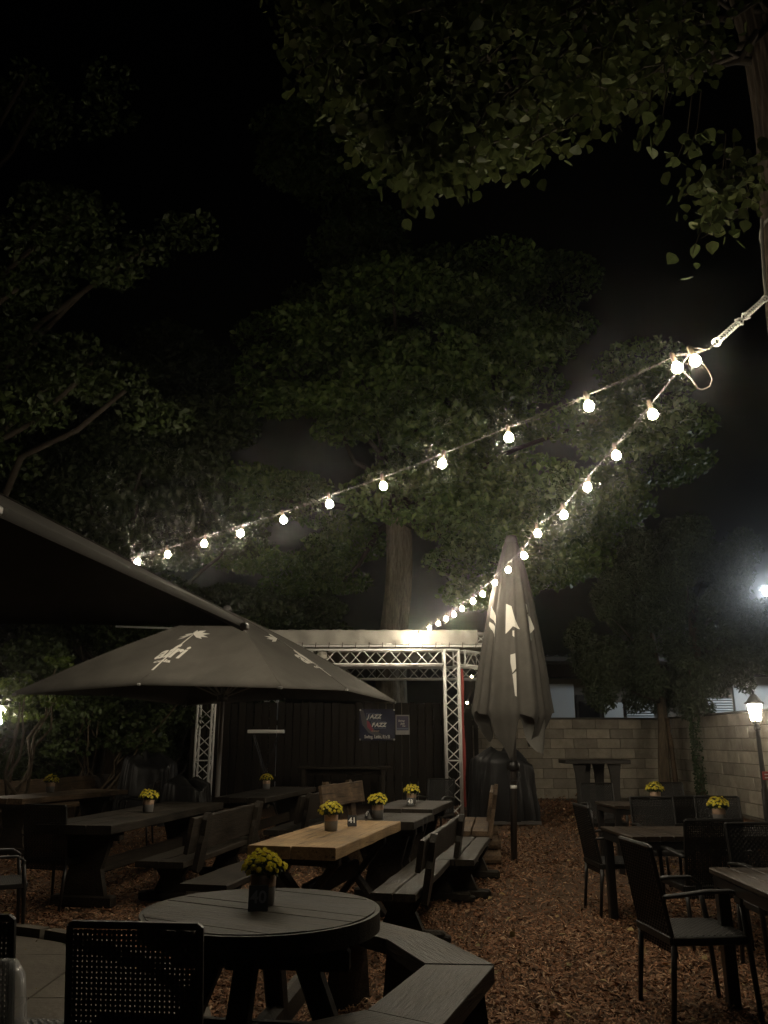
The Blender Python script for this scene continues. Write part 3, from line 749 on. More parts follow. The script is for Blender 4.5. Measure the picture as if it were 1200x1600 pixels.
def ring_bench():
    t = thing('ring_bench', 'angled grey wooden bench curving round the right side of the round table', 'bench', (0, 0, 0))
    inn = [(-.30, 5.20), (.01, 4.86), (.20, 4.35), (-.07, 3.66), (-.62, 3.30)]
    out = [(-.12, 5.42), (.25, 5.00), (.535, 4.33), (.22, 3.47), (-.50, 2.98)]
    h, T = .45, .075
    for k in range(4):
        a, b, c, d = [Vector(p) for p in (inn[k], inn[k+1], out[k+1], out[k])]
        g = .0025
        ctr = (a+b+c+d)/4; dr = (b-a).normalized()*g
        ang = math.atan2((b-a).y, (b-a).x)-PI/2
        R = Matrix.Rotation(-ang, 2)
        poly = [R @ (p-ctr) for p in (a+dr, b-dr, c-dr, d+dr)]
        m = MB(); hh = T/2; e = .006
        top = [p*(1-.012) for p in poly]
        vs = [(p.x, p.y, -hh) for p in poly]+[(p.x, p.y, hh-e) for p in poly]+[(p.x, p.y, hh) for p in top]
        fs = [(3, 2, 1, 0), (8, 9, 10, 11)]+[(i, (i+1) % 4, (i+1) % 4+4, i+4) for i in range(4)]+[(i+4, (i+1) % 4+4, (i+1) % 4+8, i+8) for i in range(4)]
        fs = [f[::-1] for f in fs]
        m.add(vs, fs); m.build('seat_plank', 'grey_wood', t, loc=(ctr.x, ctr.y, h-hh+.003*(k % 2)), rot=(0, 0, ang))
    for k in range(5):
        p = (Vector(inn[k])*.5+Vector(out[k])*.5); v = (Vector(out[k])-Vector(inn[k])).normalized()
        l = MB(); q = Vector((p.x, p.y, 0)); vx = Vector((v.x, v.y, 0)); vy = Vector((-v.y, v.x, 0))
        l.prism([(-.15, 0), (.15, 0), (.11, h-T), (-.11, h-T)], q, vx, (0, 0, 1), vy, .08); l.build('leg', 'dark_wood', t)
ring_bench()

# ------------------------------------------------------------------ high bar table by the wall
def bar_table():
    a = aty(878, 1187, 17.4); b = aty(977, 1187, 17.4); W = b.x-a.x; z = a.z
    t = thing('bar_table', 'high rustic bar table standing in front of the block wall', 'table', ((a.x+b.x)/2, 17.4, 0))
    for k in range(3): p = wobbly_plank(W, .24, .075, k+90, wob=.012); p.build('plank', 'black_wood', t, loc=(0, (k-1)*.25, z-.035), rot=(0, 0, PI/2))
    for sx in (-1, 1):
        for sy in (-1, 1):
            l = MB(); x = sx*W*.27 if sy < 0 else sx*W*.11
            l.prism([(-.10, 0), (.10, 0), (.075, z*.45), (.10, z*.75), (.13, z-.08), (-.13, z-.08), (-.09, z*.75), (-.075, z*.45)], (x, sy*.22, 0), (1, 0, 0), (0, 0, 1), (0, -1, 0), .07)
            l.build('leg', 'black_wood', t)
    l = MB(); l.box((0, 0, .18), (W*.6, .10, .14), .02); l.build('stretcher', 'black_wood', t)
bar_table()

# ------------------------------------------------------------------ wicker armchairs
def weave(w, h, pitch, strip, th=.003, amp=.0035):
    mb = MB(); nx = int(w/pitch); ny = int(h/pitch); px = w/nx; py = h/ny; s = strip/2
    for j in range(ny):
        y = (j+.5)*py; vs = []; fs = []
        for i in range(nx+1):
            x = -w/2+i*px; z = amp*(1 if (i+j) % 2 else -1); vs += [(x, y-s, z), (x, y+s, z)]
        for i in range(nx): a = 2*i; fs.append((a, a+2, a+3, a+1))
        mb.add(vs, fs)
    for i in range(nx+1):
        x = -w/2+i*px; s2 = s if 0 < i < nx else s*1.2; mb.add([(x-s2, 0, 0), (x+s2, 0, 0), (x+s2, h, 0), (x-s2, h, 0)], [(0, 1, 2, 3)])
    return mb
def make_chair(label, arms=True):
    t = thing('wicker_armchair', label, 'chair', (0, 0, 0), 0, 'black wicker armchairs')
    HB = .91; tilt = math.atan2(.09, HB-.40)
    b = weave(.43, .56, .0165, .0118, amp=.0055); b.build('backrest', 'wicker', t, loc=(0, -.205, .345), rot=(PI/2+tilt, 0, 0), kind='stuff')
    fr = MB(); fr.tube([(-.222, -.195, .34), (-.222, -.295, HB-.004), (-.214, -.298, HB), (.214, -.298, HB), (.222, -.295, HB-.004), (.222, -.195, .34)], .013, 6); fr.build('back_frame', 'wicker', t)
    s = weave(.46, .44, .0165, .0152); s.build('seat', 'wicker', t, loc=(0, -.21, .44), kind='stuff')
    sf = MB()
    for q in (((-.235, -.215), (.235, -.215)), ((.235, -.215), (.235, .24)), ((.235, .24), (-.235, .24)), ((-.235, .24), (-.235, -.215))):
        sf.beam((*q[0], .418), (*q[1], .418), .03, .045, (0, 0, 1), .006)
    sf.build('seat_frame', 'wicker', t)
    if not arms:
        for s_ in (-1, 1):
            l = MB(); l.tube([(s_*.222, -.245, 0), (s_*.222, -.20, .44)], [.014, .018], 7); l.build('leg', 'black_metal', t, True)
            l = MB(); l.tube([(s_*.222, .235, 0), (s_*.222, .215, .42)], [.014, .018], 7); l.build('leg', 'black_metal', t, True)
        return t
    for s_ in (-1, 1):
        l = MB(); l.tube([(s_*.222, -.245, 0), (s_*.222, -.20, .44)], [.014, .018], 7); l.build('leg', 'black_metal', t, True)
        l = MB(); l.tube([(s_*.236, .255, 0), (s_*.236, .225, .44), (s_*.245, .205, .60)], [.014, .018, .016], 7); l.build('leg', 'black_metal', t, True)
        a = MB()
        P = [(s_*.247, .20, .59), (s_*.25, .205, .635), (s_*.25, .15, .672), (s_*.248, .0, .672), (s_*.242, -.15, .655), (s_*.232, -.25, .645)]
        for p, q in zip(P[:-1], P[1:]): a.beam(p, Vector(q)+(Vector(q)-Vector(p))*.06, .046, .02, (0, 0, 1), .005)
        a.build('armrest', 'wicker', t)
    return t
CH = [
 # x, y, facing (deg from +y, counter-clockwise), scale, label
 (-.80, 3.22, -5, 1, 'armless wicker chair in front, its whole back panel facing us before the round table'),
 (-1.46, 3.36, -8, .97, 'armless wicker chair cut by the left picture edge, next to the glass vase'),
 (-3.08, 8.22, -16, .87, 'wicker armchair at the near end of the long left plank table'),
 (-3.22, 7.15, -62, .88, 'wicker armchair at the left picture edge with its armrest toward the table'),
 (-3.72, 12.75, 95, .98, 'dark wicker armchair by the far left table near the black covers'),
 (1.80, 5.2, -84, 1.0, 'nearest armchair on the right, seen from the side with arms and legs clear'),
 (2.13, 7.95, -86, 1.0, 'second side-on armchair on the right, on open wood chips beyond the first'),
 (2.50, 6.82, 3, 1.0, 'armchair with its black back to us between the two right tables'),
 (2.72, 5.98, 178, 1.0, 'navy-black armchair behind the cut off right front table'),
 (3.32, 6.0, 184, 1.0, 'armchair at the right picture edge, rows of light showing through its weave'),
 (2.83, 8.75, 176, 1.0, 'wicker armchair facing us behind the bare middle right table'),
 (3.52, 8.85, 168, 1.0, 'wicker armchair facing us just left of the right flower pot'),
 (3.0, 11.6, 182, 1.0, 'wicker armchair facing us below the high bar table'),
 (4.0, 11.75, 175, 1.0, 'dark wicker armchair behind the far right flower pot, by the tree trunk'),
 (3.25, 9.5, 2, 1.0, 'armchair with its back to us at the far right table'),
 (4.15, 8.35, 92, 1.0, 'armchair with curved arms at the right edge beside the wall lantern'),
 (.75, 12.9, 150, 1.0, 'dark armchair standing alone near the foot of the right truss column'),
]
proto = None
wc = None
for x, y, a, s, lb in CH:
    if lb.startswith('armless'):
        if wc is None:
            wc = make_chair(lb, False); wc.name = 'wicker_chair'; wc['group'] = 'armless wicker chairs'; wc.location = (x, y, 0); wc.rotation_euler = (0, 0, R_(a))
        else: dup(wc, (x, y, 0), R_(a), lb)
        continue
    if proto is None:
        proto = make_chair(lb); proto.location = (x, y, 0); proto.rotation_euler = (0, 0, R_(a))
    else: dup(proto, (x, y, 0), R_(a), lb, scale=(1, 1, s) if s != 1 else None)

# right hand square tables
def cafe_table(label, cx, cy, W, L, h, rz, seed):
    t = thing('cafe_table', label, 'table', (cx, cy, 0), rz)
    n = max(4, int(round(W/.12))); pw = W/n
    for k in range(n): p = wobbly_plank(L, pw-.004, .035, seed*10+k+300, wob=.001); p.build('slat', 'cafe_wood', t, loc=(-W/2+pw*(k+.5), 0, h-.0175))
    a = MB()
    for s in (-1, 1):
        a.box((s*(W/2-.03), 0, h-.07), (.03, L-.04, .06), .004); a.box((0, s*(L/2-.03), h-.071), (W-.09, .03, .058), .004)
    a.build('apron', 'black_metal', t)
    for sx in (-1, 1):
        for sy in (-1, 1):
            l = MB(); l.box((sx*(W/2-.05), sy*(L/2-.05), (h-.04)/2), (.07, .07, h-.04), .006); l.build('leg', 'black_metal', t)
cafe_table('brown slatted table cut by the right picture edge, in front', 2.40, 4.86, .86, .86, .75, R_(-2), 1)
cafe_table('bare dark slatted table between the side-on armchairs and the right pot', 2.78, 7.35, 1.62, .82, .75, R_(3), 2)
cafe_table('dark slatted table on the far right carrying a flower pot before the wall', 3.45, 10.45, 1.5, .8, .75, R_(2), 3)

# ------------------------------------------------------------------ flower pots and number cards
def leaf_quads(P, size, up_bias=.3, seed=0, aspect=.62, droop=0.0, rg=None):
    """bent rhombus leaves at points P (n,3)"""
    g = rg or rng; n = len(P)
    nrm = g.normal(size=(n, 3)); nrm[:, 2] += up_bias; nrm /= np.linalg.norm(nrm, axis=1)[:, None]
    d = g.normal(size=(n, 3)); d[:, 2] -= droop; d -= nrm*(d*nrm).sum(1)[:, None]; d /= np.linalg.norm(d, axis=1)[:, None]+1e-9
    s = np.cross(nrm, d); sz = (size*g.uniform(.65, 1.3, n))[:, None] if np.ndim(size) == 0 else (size*g.uniform(.65, 1.3, n))[:, None]
    w_ = sz*aspect*.5; fold = nrm*sz*.12
    v = np.stack([P-d*sz*.5, P-d*sz*.05+s*w_+fold, P+d*sz*.5-fold*.6, P-d*sz*.05-s*w_+fold], 1).reshape(-1, 3)
    b = (np.arange(n)*4)[:, None]
    f = np.concatenate([b+np.array([[0, 1, 2]]), b+np.array([[0, 2, 3]])], 0)
    return v, f
def blossom_mesh(r=.016):
    mb = MB(); 
    for ring, (n, r0, z0, z1, wdt) in enumerate(((11, 1.0, .0, .10, .30), (9, .72, .28, .42, .26), (6, .42, .5, .62, .22))):
        for k in range(n):
            a = 2*PI*k/n+ring*.3; ca, sa = math.cos(a), math.sin(a); q = wdt*r
            p0 = Vector((0, 0, z0*r*.6)); p2 = Vector((ca*r0*r, sa*r0*r, z1*r))
            mid = Vector((ca*r0*r*.6, sa*r0*r*.6, z1*r+.12*r)); t_ = Vector((-sa, ca, 0))*q
            mb.add([p0, mid+t_, p2, mid-t_], [(0, 1, 2), (0, 2, 3)])
    me = mb.mesh('blossom'); me.materials.append(M['petal']); return me
BL = blossom_mesh()
def make_pot(label, loc, near=False, k=1.0):
    t = thing('flower_pot', label, 'flower pot', loc, random.uniform(0, 6), 'pots of yellow chrysanthemums on the tables')
    m = MB(); m.lathe([(.001, 0), (.050, 0), (.0555, .004), (.060, .082)], 24); m.build('pot', 'pot_grey', t, True)
    m = MB(); m.lathe([(.0602, .083), (.0625, .133), (.060, .136), (.056, .128), (.055, .11), (.001, .108)], 24); m.build('band', 'pot_band', t, True)
    g = np.random.default_rng(int(abs(loc[0])*1000+loc[1]*77)); n = 520
    u = g.normal(size=(n, 3)); u[:, 2] = np.abs(u[:, 2])*.8-.2; u /= np.linalg.norm(u, axis=1)[:, None]
    P = u*(g.uniform(.3, 1, n)**.5)[:, None]*np.array([.088, .088, .072])+np.array([0, 0, .150])
    v, f = leaf_quads(P, .026, .5, rg=g); put('foliage', np_mesh('foliage', v, f), 'ivy', t)
    nb = 58; hd = [];
    for i in range(nb):
        z = 1-(i+.5)/nb*.97; a = i*2.39996; rr = math.sqrt(1-z*z)
        hd.append((rr*math.cos(a)*.095+g.normal()*.006, rr*math.sin(a)*.095+g.normal()*.006, .150+z*.082+g.normal()*.006, math.atan2(rr, z), a, g.uniform(.85, 1.3)))
    if near:
        for x, y, z, th, a, s in hd: put('blossom', BL, None, t, (x, y, z), Euler((0, th*.75, a), 'XYZ'), (s, s, s))
    else:
        vv = np.array([p.co[:] for p in BL.vertices]); ff = np.array([p.vertices[:] for p in BL.polygons]); V = []; Fq = []
        for i, (x, y, z, th, a, s) in enumerate(hd):
            Rm = np.array(Euler((0, th*.75, a), 'XYZ').to_matrix()); V.append((vv*s) @ Rm.T+np.array([x, y, z])); Fq.append(ff+i*len(vv))
        put('blossoms', np_mesh('blossoms', np.concatenate(V), np.concatenate(Fq)), 'petal', t, kind='stuff')
    t.scale = (k, k, k)
    return t
for px, py, z, lb, near, k in (
    (410, 1413, .747, 'largest yellow flower pot, standing on the round front table', True, 1.0),
    (517, 1298, .762, 'yellow flower pot on the light brown table, left of the 41 card', False, 1.0),
    (590, 1279, .752, 'yellow flower pot on the dark table behind the light brown one', False, .95),
    (643, 1257, .752, 'yellow flower pot behind the number 43 card', False, 1.0),
    (416, 1233, .752, 'yellow flower pot on the table beside the open umbrella pole', False, 1.0),
    (231, 1269, .752, 'yellow flower pot on the long dark table at left', False, 1.0),
    (78, 1238, .752, 'yellow flower pot at far left before the pale brown bench', False, 1.0),
    (1025, 1256, .752, 'yellow flower pot on the far right table in front of the wall', False, 1.0),
    (1125, 1286, .752, 'yellow flower pot at the right on the middle table', False, 1.0)):
    p = at(px, py, z); make_pot(lb, p, near, k*random.uniform(.94, 1.06))
def number_card(num, px, py, z, rz, label, s=1.0, face=1):
    p = at(px, py, z); t = thing('number_card', label, 'number card', p, rz, 'black table number cards'); t.scale = (s, s, s)
    for q in (-1, 1):
        m = MB(); m.box((0, 0, 0), (.075, .004, .092), .001); m.build('panel', 'card', t, loc=(0, q*.0205, .045), rot=(q*.42, 0, 0))
    add_text('numeral', num, 'white' if face else mat('dim_numeral', (.12, .12, .14), .5), t, (0, -.0255, .048), (PI/2-.42, 0, 0), .062, .0015)
number_card('40', 403, 1422, .747, R_(8), 'black number card 40 in front of the largest flower pot', 1.2, 0)
number_card('41', 550, 1291, .762, R_(6), 'black number card 41 on the light brown table', 1.05)
number_card('43', 641, 1259, .752, R_(3), 'black number card 43 on the dark table near the truss')
number_card('42', 577, 1279, .752, R_(-70), 'black number card turned sideways beside a flower pot on the dark table')

# ------------------------------------------------------------------ umbrellas
def logo_mesh():
    """palm tree with lettering, x lateral metres, y metres towards the apex; origin at the trunk foot"""
    bm = bmesh.new()
    def poly(pts):
        vs = [bm.verts.new((p[0], p[1], 0)) for p in pts]; bm.faces.new(vs)
    poly([(-.012, 0), (.018, .0), (.014, .2), (-.008, .2)]); poly([(-.008, .2), (.014, .2), (.012, .62), (-.004, .62)]); poly([(-.004, .62), (.012, .62), (.014, .86), (.0, .86)])
    o = (0.005, .88)
    for a, l, w_ in ((150, .19, .05), (172, .21, .04), (195, .20, .045), (60, .17, .06), (25, .19, .06), (-5, .20, .05), (-28, .17, .05), (100, .13, .05)):
        ca, sa = math.cos(R_(a)), math.sin(R_(a))
        poly([(o[0]-sa*w_*.15, o[1]+ca*w_*.15), (o[0]+ca*l*.6-sa*w_*.6, o[1]+sa*l*.6+ca*w_*.6), (o[0]+ca*l, o[1]+sa*l), (o[0]+ca*l*.55+sa*w_*.5, o[1]+sa*l*.55-ca*w_*.5), (o[0]+sa*w_*.15, o[1]-ca*w_*.15)])
    bmesh.ops.triangulate(bm, faces=bm.faces[:])
    for txt, size, sy, yy, bold, sx in (('afri', .27, 1.55, .42, .008, .95), ('cola', .085, 1.0, .205, .003, 1.5)):
        me = text_mesh(txt, size, bold); b2 = bmesh.new(); b2.from_mesh(me)
        for v in b2.verts: v.co = (v.co.x*sx, v.co.y*sy+yy, 0)
        me2 = bpy.data.meshes.new('t'); b2.to_mesh(me2); b2.free(); bm.from_mesh(me2); bpy.data.meshes.remove(me2); bpy.data.meshes.remove(me)
    bmesh.ops.bisect_plane(bm, geom=bm.verts[:]+bm.edges[:]+bm.faces[:], plane_co=(0, 0, 0), plane_no=(1, 0, 0))
    for y in (.1, .3, .5, .7): bmesh.ops.bisect_plane(bm, geom=bm.verts[:]+bm.edges[:]+bm.faces[:], plane_co=(0, y, 0), plane_no=(0, 1, 0))
    return bm
LOGO = logo_mesh()
def open_umbrella(label, center, ang, half, rim, apex, crank=True, mid_up=.075, bulge=0.0):
    t = thing('open_umbrella', label, 'umbrella', (center[0], center[1], 0), ang)
    A = Vector((0, 0, apex)); cor = [Vector((half*a, half*b, rim)) for a, b in ((1, -1), (1, 1), (-1, 1), (-1, -1))]
    def surf(i, s, a):
        c0, c1 = cor[i], cor[(i+1) % 4]; mid = (c0+c1)/2+Vector((0, 0, mid_up)); mid = mid*1.0
        e = c1 if s > 0 else c0; rp = mid+(e-mid)*abs(s)
        p = A+(rp-A)*a
        p.z += bulge*math.sin(PI*a)-.05*math.sin(PI*a)*(4*abs(s)*(1-abs(s))); return p
    n = 12
    for i in range(4):
        vs = []; fs = []
        for j in range(n+1):
            for k in range(17): vs.append(surf(i, -1+k/8, j/n))
        for j in range(n):
            for k in range(16): a = j*17+k; fs.append((a, a+17, a+18, a+1))
        # hem band folded under
        o = len(vs)
        for k in range(17): p = surf(i, -1+k/8, 1.0)*1.0; p.z -= .03; p.x *= .995; p.y *= .995; vs.append(p)
        for k in range(16): a = n*17+k; fs.append((a, o+k, o+k+1, a+1))
        m = MB(); m.add(vs, fs); m.build('canopy_panel', 'fabric', t, True)
        for s_ in (-.999, 0):
            q = MB(); q.tube([surf(i, s_, k/10)+Vector((0, 0, .002)) for k in range(1, 11)], .006, 5); q.build('seam', 'fabric', t, True)
        # printed emblem
        c0, c1 = cor[i], cor[(i+1) % 4]; mid = (c0+c1)/2+Vector((0, 0, mid_up)); sl = (mid-A).length; lat = half
        nrm = (c1-c0).cross(A-mid).normalized(); nrm = nrm if nrm.z > 0 else -nrm
        bm = LOGO.copy()
        for v in bm.verts:
            a = 1-(v.co.y*1.15+.28)/sl; b = v.co.x*1.22
            v.co = surf(i, max(-1, min(1, b/(a*lat))), a)+nrm*.008
        me = bpy.data.meshes.new('emblem'); bm.to_mesh(me); bm.free(); put('emblem', me, 'print', t)
    for i in range(4):
        rod('rib', A-Vector((0, 0, .06)), cor[i]-Vector((0, 0, .045)), .012, 'black_metal', t)
        c0, c1 = cor[i], cor[(i+1) % 4]; mid = (c0+c1)/2+Vector((0, 0, mid_up))
        rod('rib', A-Vector((0, 0, .06)), mid-Vector((0, 0, .04)), .010, 'black_metal', t)
        hubz = rim-.02
        rod('strut', (0, 0, hubz), A+(cor[i]-A)*.52-Vector((0, 0, .06)), .011, 'pole_light', t)
        rod('strut', (0, 0, hubz), A+(mid-A)*.5-Vector((0, 0, .055)), .011, 'pole_light', t)
        q = MB(); q.box(cor[i]*1.0-Vector((0, 0, .03)), (.05, .05, .035), .008); q.build('corner_cap', 'pole_grey', t)
        q = MB(); q.box(mid-Vector((0, 0, .02)), (.04, .04, .03), .006); q.build('rib_cap', 'pole_light', t)
    m = MB(); m.tube([(0, 0, .05), (0, 0, apex-.05)], .034, 16); m.build('pole', 'pole_light', t, True)
    m = MB(); m.lathe([(.001, apex+.07), (.05, apex+.05), (.07, apex-.0), (.075, apex-.02)], 14); m.build('finial', 'pole_grey', t, True)
    m = MB(); m.lathe([(.04, rim-.07), (.075, rim-.06), (.075, rim+.02), (.04, rim+.03)], 14); m.build('hub', 'pole_grey', t, True)
    m = MB(); m.box((0, 0, .06), (.7, .7, .11), .02); m.build('base', 'concrete', t)
    return t
L_, N_, R2 = Vector((-4.78, 10.78)), Vector((-1.23, 9.25)), Vector((.12, 12.89))
cen = (L_+R2)/2; dv = R2-N_
open_umbrella('open taupe umbrella over the tables left of the stage, palm emblems on top', cen, math.atan2(dv.y, dv.x)-PI/2, 1.94, 2.1, 3.36, bulge=.05)
open_umbrella('large open taupe umbrella overhead at the left edge, only one corner in view', (-3.06, 2.70), R_(-12.5), 1.95, 2.1, 3.2)

def closed_umbrella(cx, cy):
    t = thing('closed_umbrella', 'tall folded taupe umbrella hanging closed on its pole beside the stage', 'umbrella', (cx, cy, 0)); t.rotation_euler = (0, .034, 0)
    zt_ = 4.26
    prof = [(4.26, .09), (4.12, .135), (3.8, .205), (3.4, .28), (3.0, .345), (2.5, .425), (2.1, .475), (1.85, .515), (1.65, .44), (1.4, .36), (1.2, .27), (1.0, .22)]
    def Rz(z):
        for (z0, r0), (z1, r1) in zip(prof[:-1], prof[1:]):
            if z <= z0 and z >= z1: return r0+(r1-r0)*(z0-z)/(z0-z1)
        return prof[-1][1] if z < 1 else prof[0][1]
    hemk = [(-180, 1.86), (-150, 1.80), (-128, 1.55), (-108, 1.25), (-98, 1.30), (-84, 1.84), (-68, 1.78), (-45, 1.52), (-20, 1.40), (-8, 1.86), (15, 1.9), (45, 1.4), (70, 1.8), (100, 1.35), (130, 1.8), (155, 1.45), (180, 1.86)]
    def hem(th):
        d = (math.degrees(th)+180) % 360-180
        for (a, z0), (b, z1) in zip(hemk[:-1], hemk[1:]):
            if a <= d <= b: return z0+(z1-z0)*(d-a)/(b-a)
        return 1.8
    def surf(th, z, off=0.0):
        g = min(1, (zt_-z)/.7)
        pl = 1+g*(.13*math.cos(6*th+.6)+.07*math.sin(11*th+1.3)+.035*math.sin(19*th))
        r = Rz(z)*.94*pl
        if z < 1.75: r *= 1-.10*(1.75-z)
        r += off
        return Vector((r*math.cos(th), r*math.sin(th)*.82, z))
    n, k = 180, 34; vs = []; fs = []
    for j in range(k+1):
        for i in range(n):
            th = 2*PI*i/n-PI; z = zt_-(zt_-hem(th))*j/k; vs.append(surf(th, z))
    for j in range(k):
        for i in range(n): a = j*n+i; b = j*n+(i+1) % n; fs.append((a, a+n, b+n, b))
    o = len(vs); vs.append(Vector((0, 0, zt_+.02)))
    for i in range(n): fs.append((i, (i+1) % n, o))
    m = MB(); m.add(vs, fs); m.build('canopy', 'fabric', t, True)
    # turned-out flap showing the pale inside
    fl = MB(); vs = []; fs = []; n1, n2 = 14, 10
    for j in range(n2+1):
        v = j/n2
        for i in range(n1+1):
            u = i/n1; th = R_(-80+72*u)
            z1 = hem(th)-.01; drop = .16*math.sin(PI*(u*.8+.1))
            z = 1.95-(1.95-z1+drop*.8)*v
            r = .20+.16*u+.06*math.sin(9*u+2*v)+.10*v*(1-u)*.5
            vs.append(Vector((r*math.cos(th)+.06*u, r*math.sin(th)*.85, z)))
    for j in range(n2):
        for i in range(n1): a = j*(n1+1)+i; fs.append((a, a+1, a+n1+2, a+n1+1))
    fl.add(vs, fs); fl.build('inner_flap', 'lining', t, True)
    m = MB(); m.tube([(0, 0, .0), (0, 0, 4.2)], .042, 16); m.build('pole', 'pole_grey', t, True)
    m = MB(); m.lathe([(.044, 1.10), (.085, 1.12), (.085, 1.19), (.06, 1.23)], 16); m.build('slider', 'black_metal', t, True)
    m = MB(); m.tube([(.05, -.04, 1.13), (.09, -.07, 1.05), (.05, -.08, .98), (-.05, -.08, .98), (-.09, -.07, 1.05), (-.05, -.04, 1.13)], .008, 6); m.build('pull_loop', 'black_metal', t)
    m = MB(); m.lathe([(.0435, .88), (.045, .88), (.045, .925), (.0435, .925)], 16); m.build('label_band', 'white', t, True)
    m = MB(); m.lathe([(.001, 4.33), (.07, 4.32), (.09, 4.27), (.092, 4.22)], 16); m.build('cap', 'fabric', t, True)
    def patch(pts, nn=6):
        """printed fragment in (degrees, z)"""
        bm = bmesh.new(); vv = [bm.verts.new((p[0]/100, p[1], 0)) for p in pts]; bm.faces.new(vv); bmesh.ops.triangulate(bm, faces=bm.faces[:])
        for q in range(1, 24): bmesh.ops.bisect_plane(bm, geom=bm.verts[:]+bm.edges[:]+bm.faces[:], plane_co=(-1.8+q*.15/2, 0, 0), plane_no=(1, 0, 0))
        for z in (2.55, 2.7, 2.85, 3.0, 3.15, 3.3): bmesh.ops.bisect_plane(bm, geom=bm.verts[:]+bm.edges[:]+bm.faces[:], plane_co=(0, z, 0), plane_no=(0, 1, 0))
        for v in bm.verts: v.co = surf(R_(v.co.x*100), v.co.y, .012)
        me = bpy.data.meshes.new('emblem_fragment'); bm.to_mesh(me); bm.free(); put('emblem_fragment', me, 'print', t)
    patch([(-168, 3.30), (-150, 3.12), (-146, 3.02), (-166, 3.13)]); patch([(-172, 3.10), (-146, 2.98), (-143, 2.84), (-160, 2.96)])
    patch([(-113, 3.30), (-98, 3.27), (-90, 3.10), (-78, 2.95), (-95, 2.99), (-112, 2.88)])
    patch([(-96, 2.93), (-92, 2.93), (-92, 2.84), (-96, 2.86)])
    patch([(-62, 3.31), (-50, 3.28), (-42, 3.18), (-60, 3.22)]); patch([(-56, 3.18), (-38, 3.15), (-30, 2.98), (-40, 2.92), (-52, 2.80), (-48, 2.98), (-58, 3.05)])
    patch([(-101, 2.60), (-91, 2.62), (-90, 2.42), (-97, 2.36), (-101, 2.5)]); patch([(-97, 2.34), (-90, 2.38), (-90, 2.05), (-93, 2.06)])
closed_umbrella(1.68, 11.16)

# ------------------------------------------------------------------ trees
def clump_points(clumps, n, shell=.35, g=rng):
    """clumps: (centre, radii) -> points biased to the outside of each clump"""
    wts = np.array([c[1][0]*c[1][1]+c[1][0]*c[1][2] for c in clumps]); wts = wts/wts.sum()
    idx = g.choice(len(clumps), n, p=wts)
    u = g.normal(size=(n, 3)); u /= np.linalg.norm(u, axis=1)[:, None]; rr = g.uniform(shell, 1.0, n)**.5
    cc = np.array([c[0] for c in clumps])[idx]; ra = np.array([c[1] for c in clumps])[idx]
    P = cc+u*ra*rr[:, None]
    return P
def limb(mb, p0, p1, r0, r1, seg=6, wig=.06, seed=0):
    r = random.Random(seed); p0 = Vector(p0); p1 = Vector(p1); L = (p1-p0).length; pts = []; rs = []
    for i in range(seg+1):
        u = i/seg; o = Vector((r.uniform(-1, 1), r.uniform(-1, 1), r.uniform(-.4, .4)))*wig*L*math.sin(PI*u)
        pts.append(p0+(p1-p0)*u+o); rs.append(r0+(r1-r0)*u)
    mb.tube(pts, rs, 9)
    return pts
def trunk_mesh(mb, pts, rs, n=26, rough=.07, seed=0):
    """fluted bark trunk"""
    r = random.Random(seed); ph = [r.uniform(0, 6) for _ in range(5)]
    vs = []; fs = []
    for i, (p, R) in enumerate(zip(pts, rs)):
        for k in range(n):
            a = 2*PI*k/n; q = R*(1+rough*math.sin(a*3+ph[0]+i*.3)+rough*.7*math.sin(a*7+ph[1]-i*.2)+rough*.5*math.sin(a*12+ph[2]+i*.5))
            vs.append((p[0]+q*math.cos(a), p[1]+q*math.sin(a), p[2]))
    for i in range(len(pts)-1):
        for k in range(n): a = i*n+k; b = i*n+(k+1) % n; fs.append((a, b, b+n, a+n))
    mb.add(vs, fs)

def bark_trunk(mb, R0, h, n=170, rings=150, seed=0):
    r = random.Random(seed); w1 = [r.uniform(0, 6) for _ in range(8)]; vs = []; fs = []
    for i in range(rings+1):
        z = h*i/rings; R = R0*(1-.022*z)+(.10*math.exp(-z*3))
        for k in range(n):
            a = 2*PI*k/n
            wnd = .35*math.sin(z*2.1+w1[0])+.22*math.sin(z*5.3+w1[1]+a*2)
            rid = abs(math.sin(13*a+wnd*3.0+w1[2]))*.5+abs(math.sin(22*a-wnd*4.0+z*1.7+w1[3]))*.35+abs(math.sin(31*a+z*4.1+wnd*5))*.15
            brk = .25*math.sin(z*17+a*9+w1[4])*math.sin(z*7.7-a*5+w1[5])
            q = R*(1+.03*math.sin(3*a+w1[6])) + .030*(rid-.6)+.010*brk
            vs.append((q*math.cos(a)+.05*math.sin(z*1.1), q*math.sin(a)+.04*math.cos(z*1.3), z))
    for i in range(rings):
        for k in range(n): a = i*n+k; b = i*n+(k+1) % n; fs.append((a, b, b+n, a+n))
    mb.add(vs, fs)
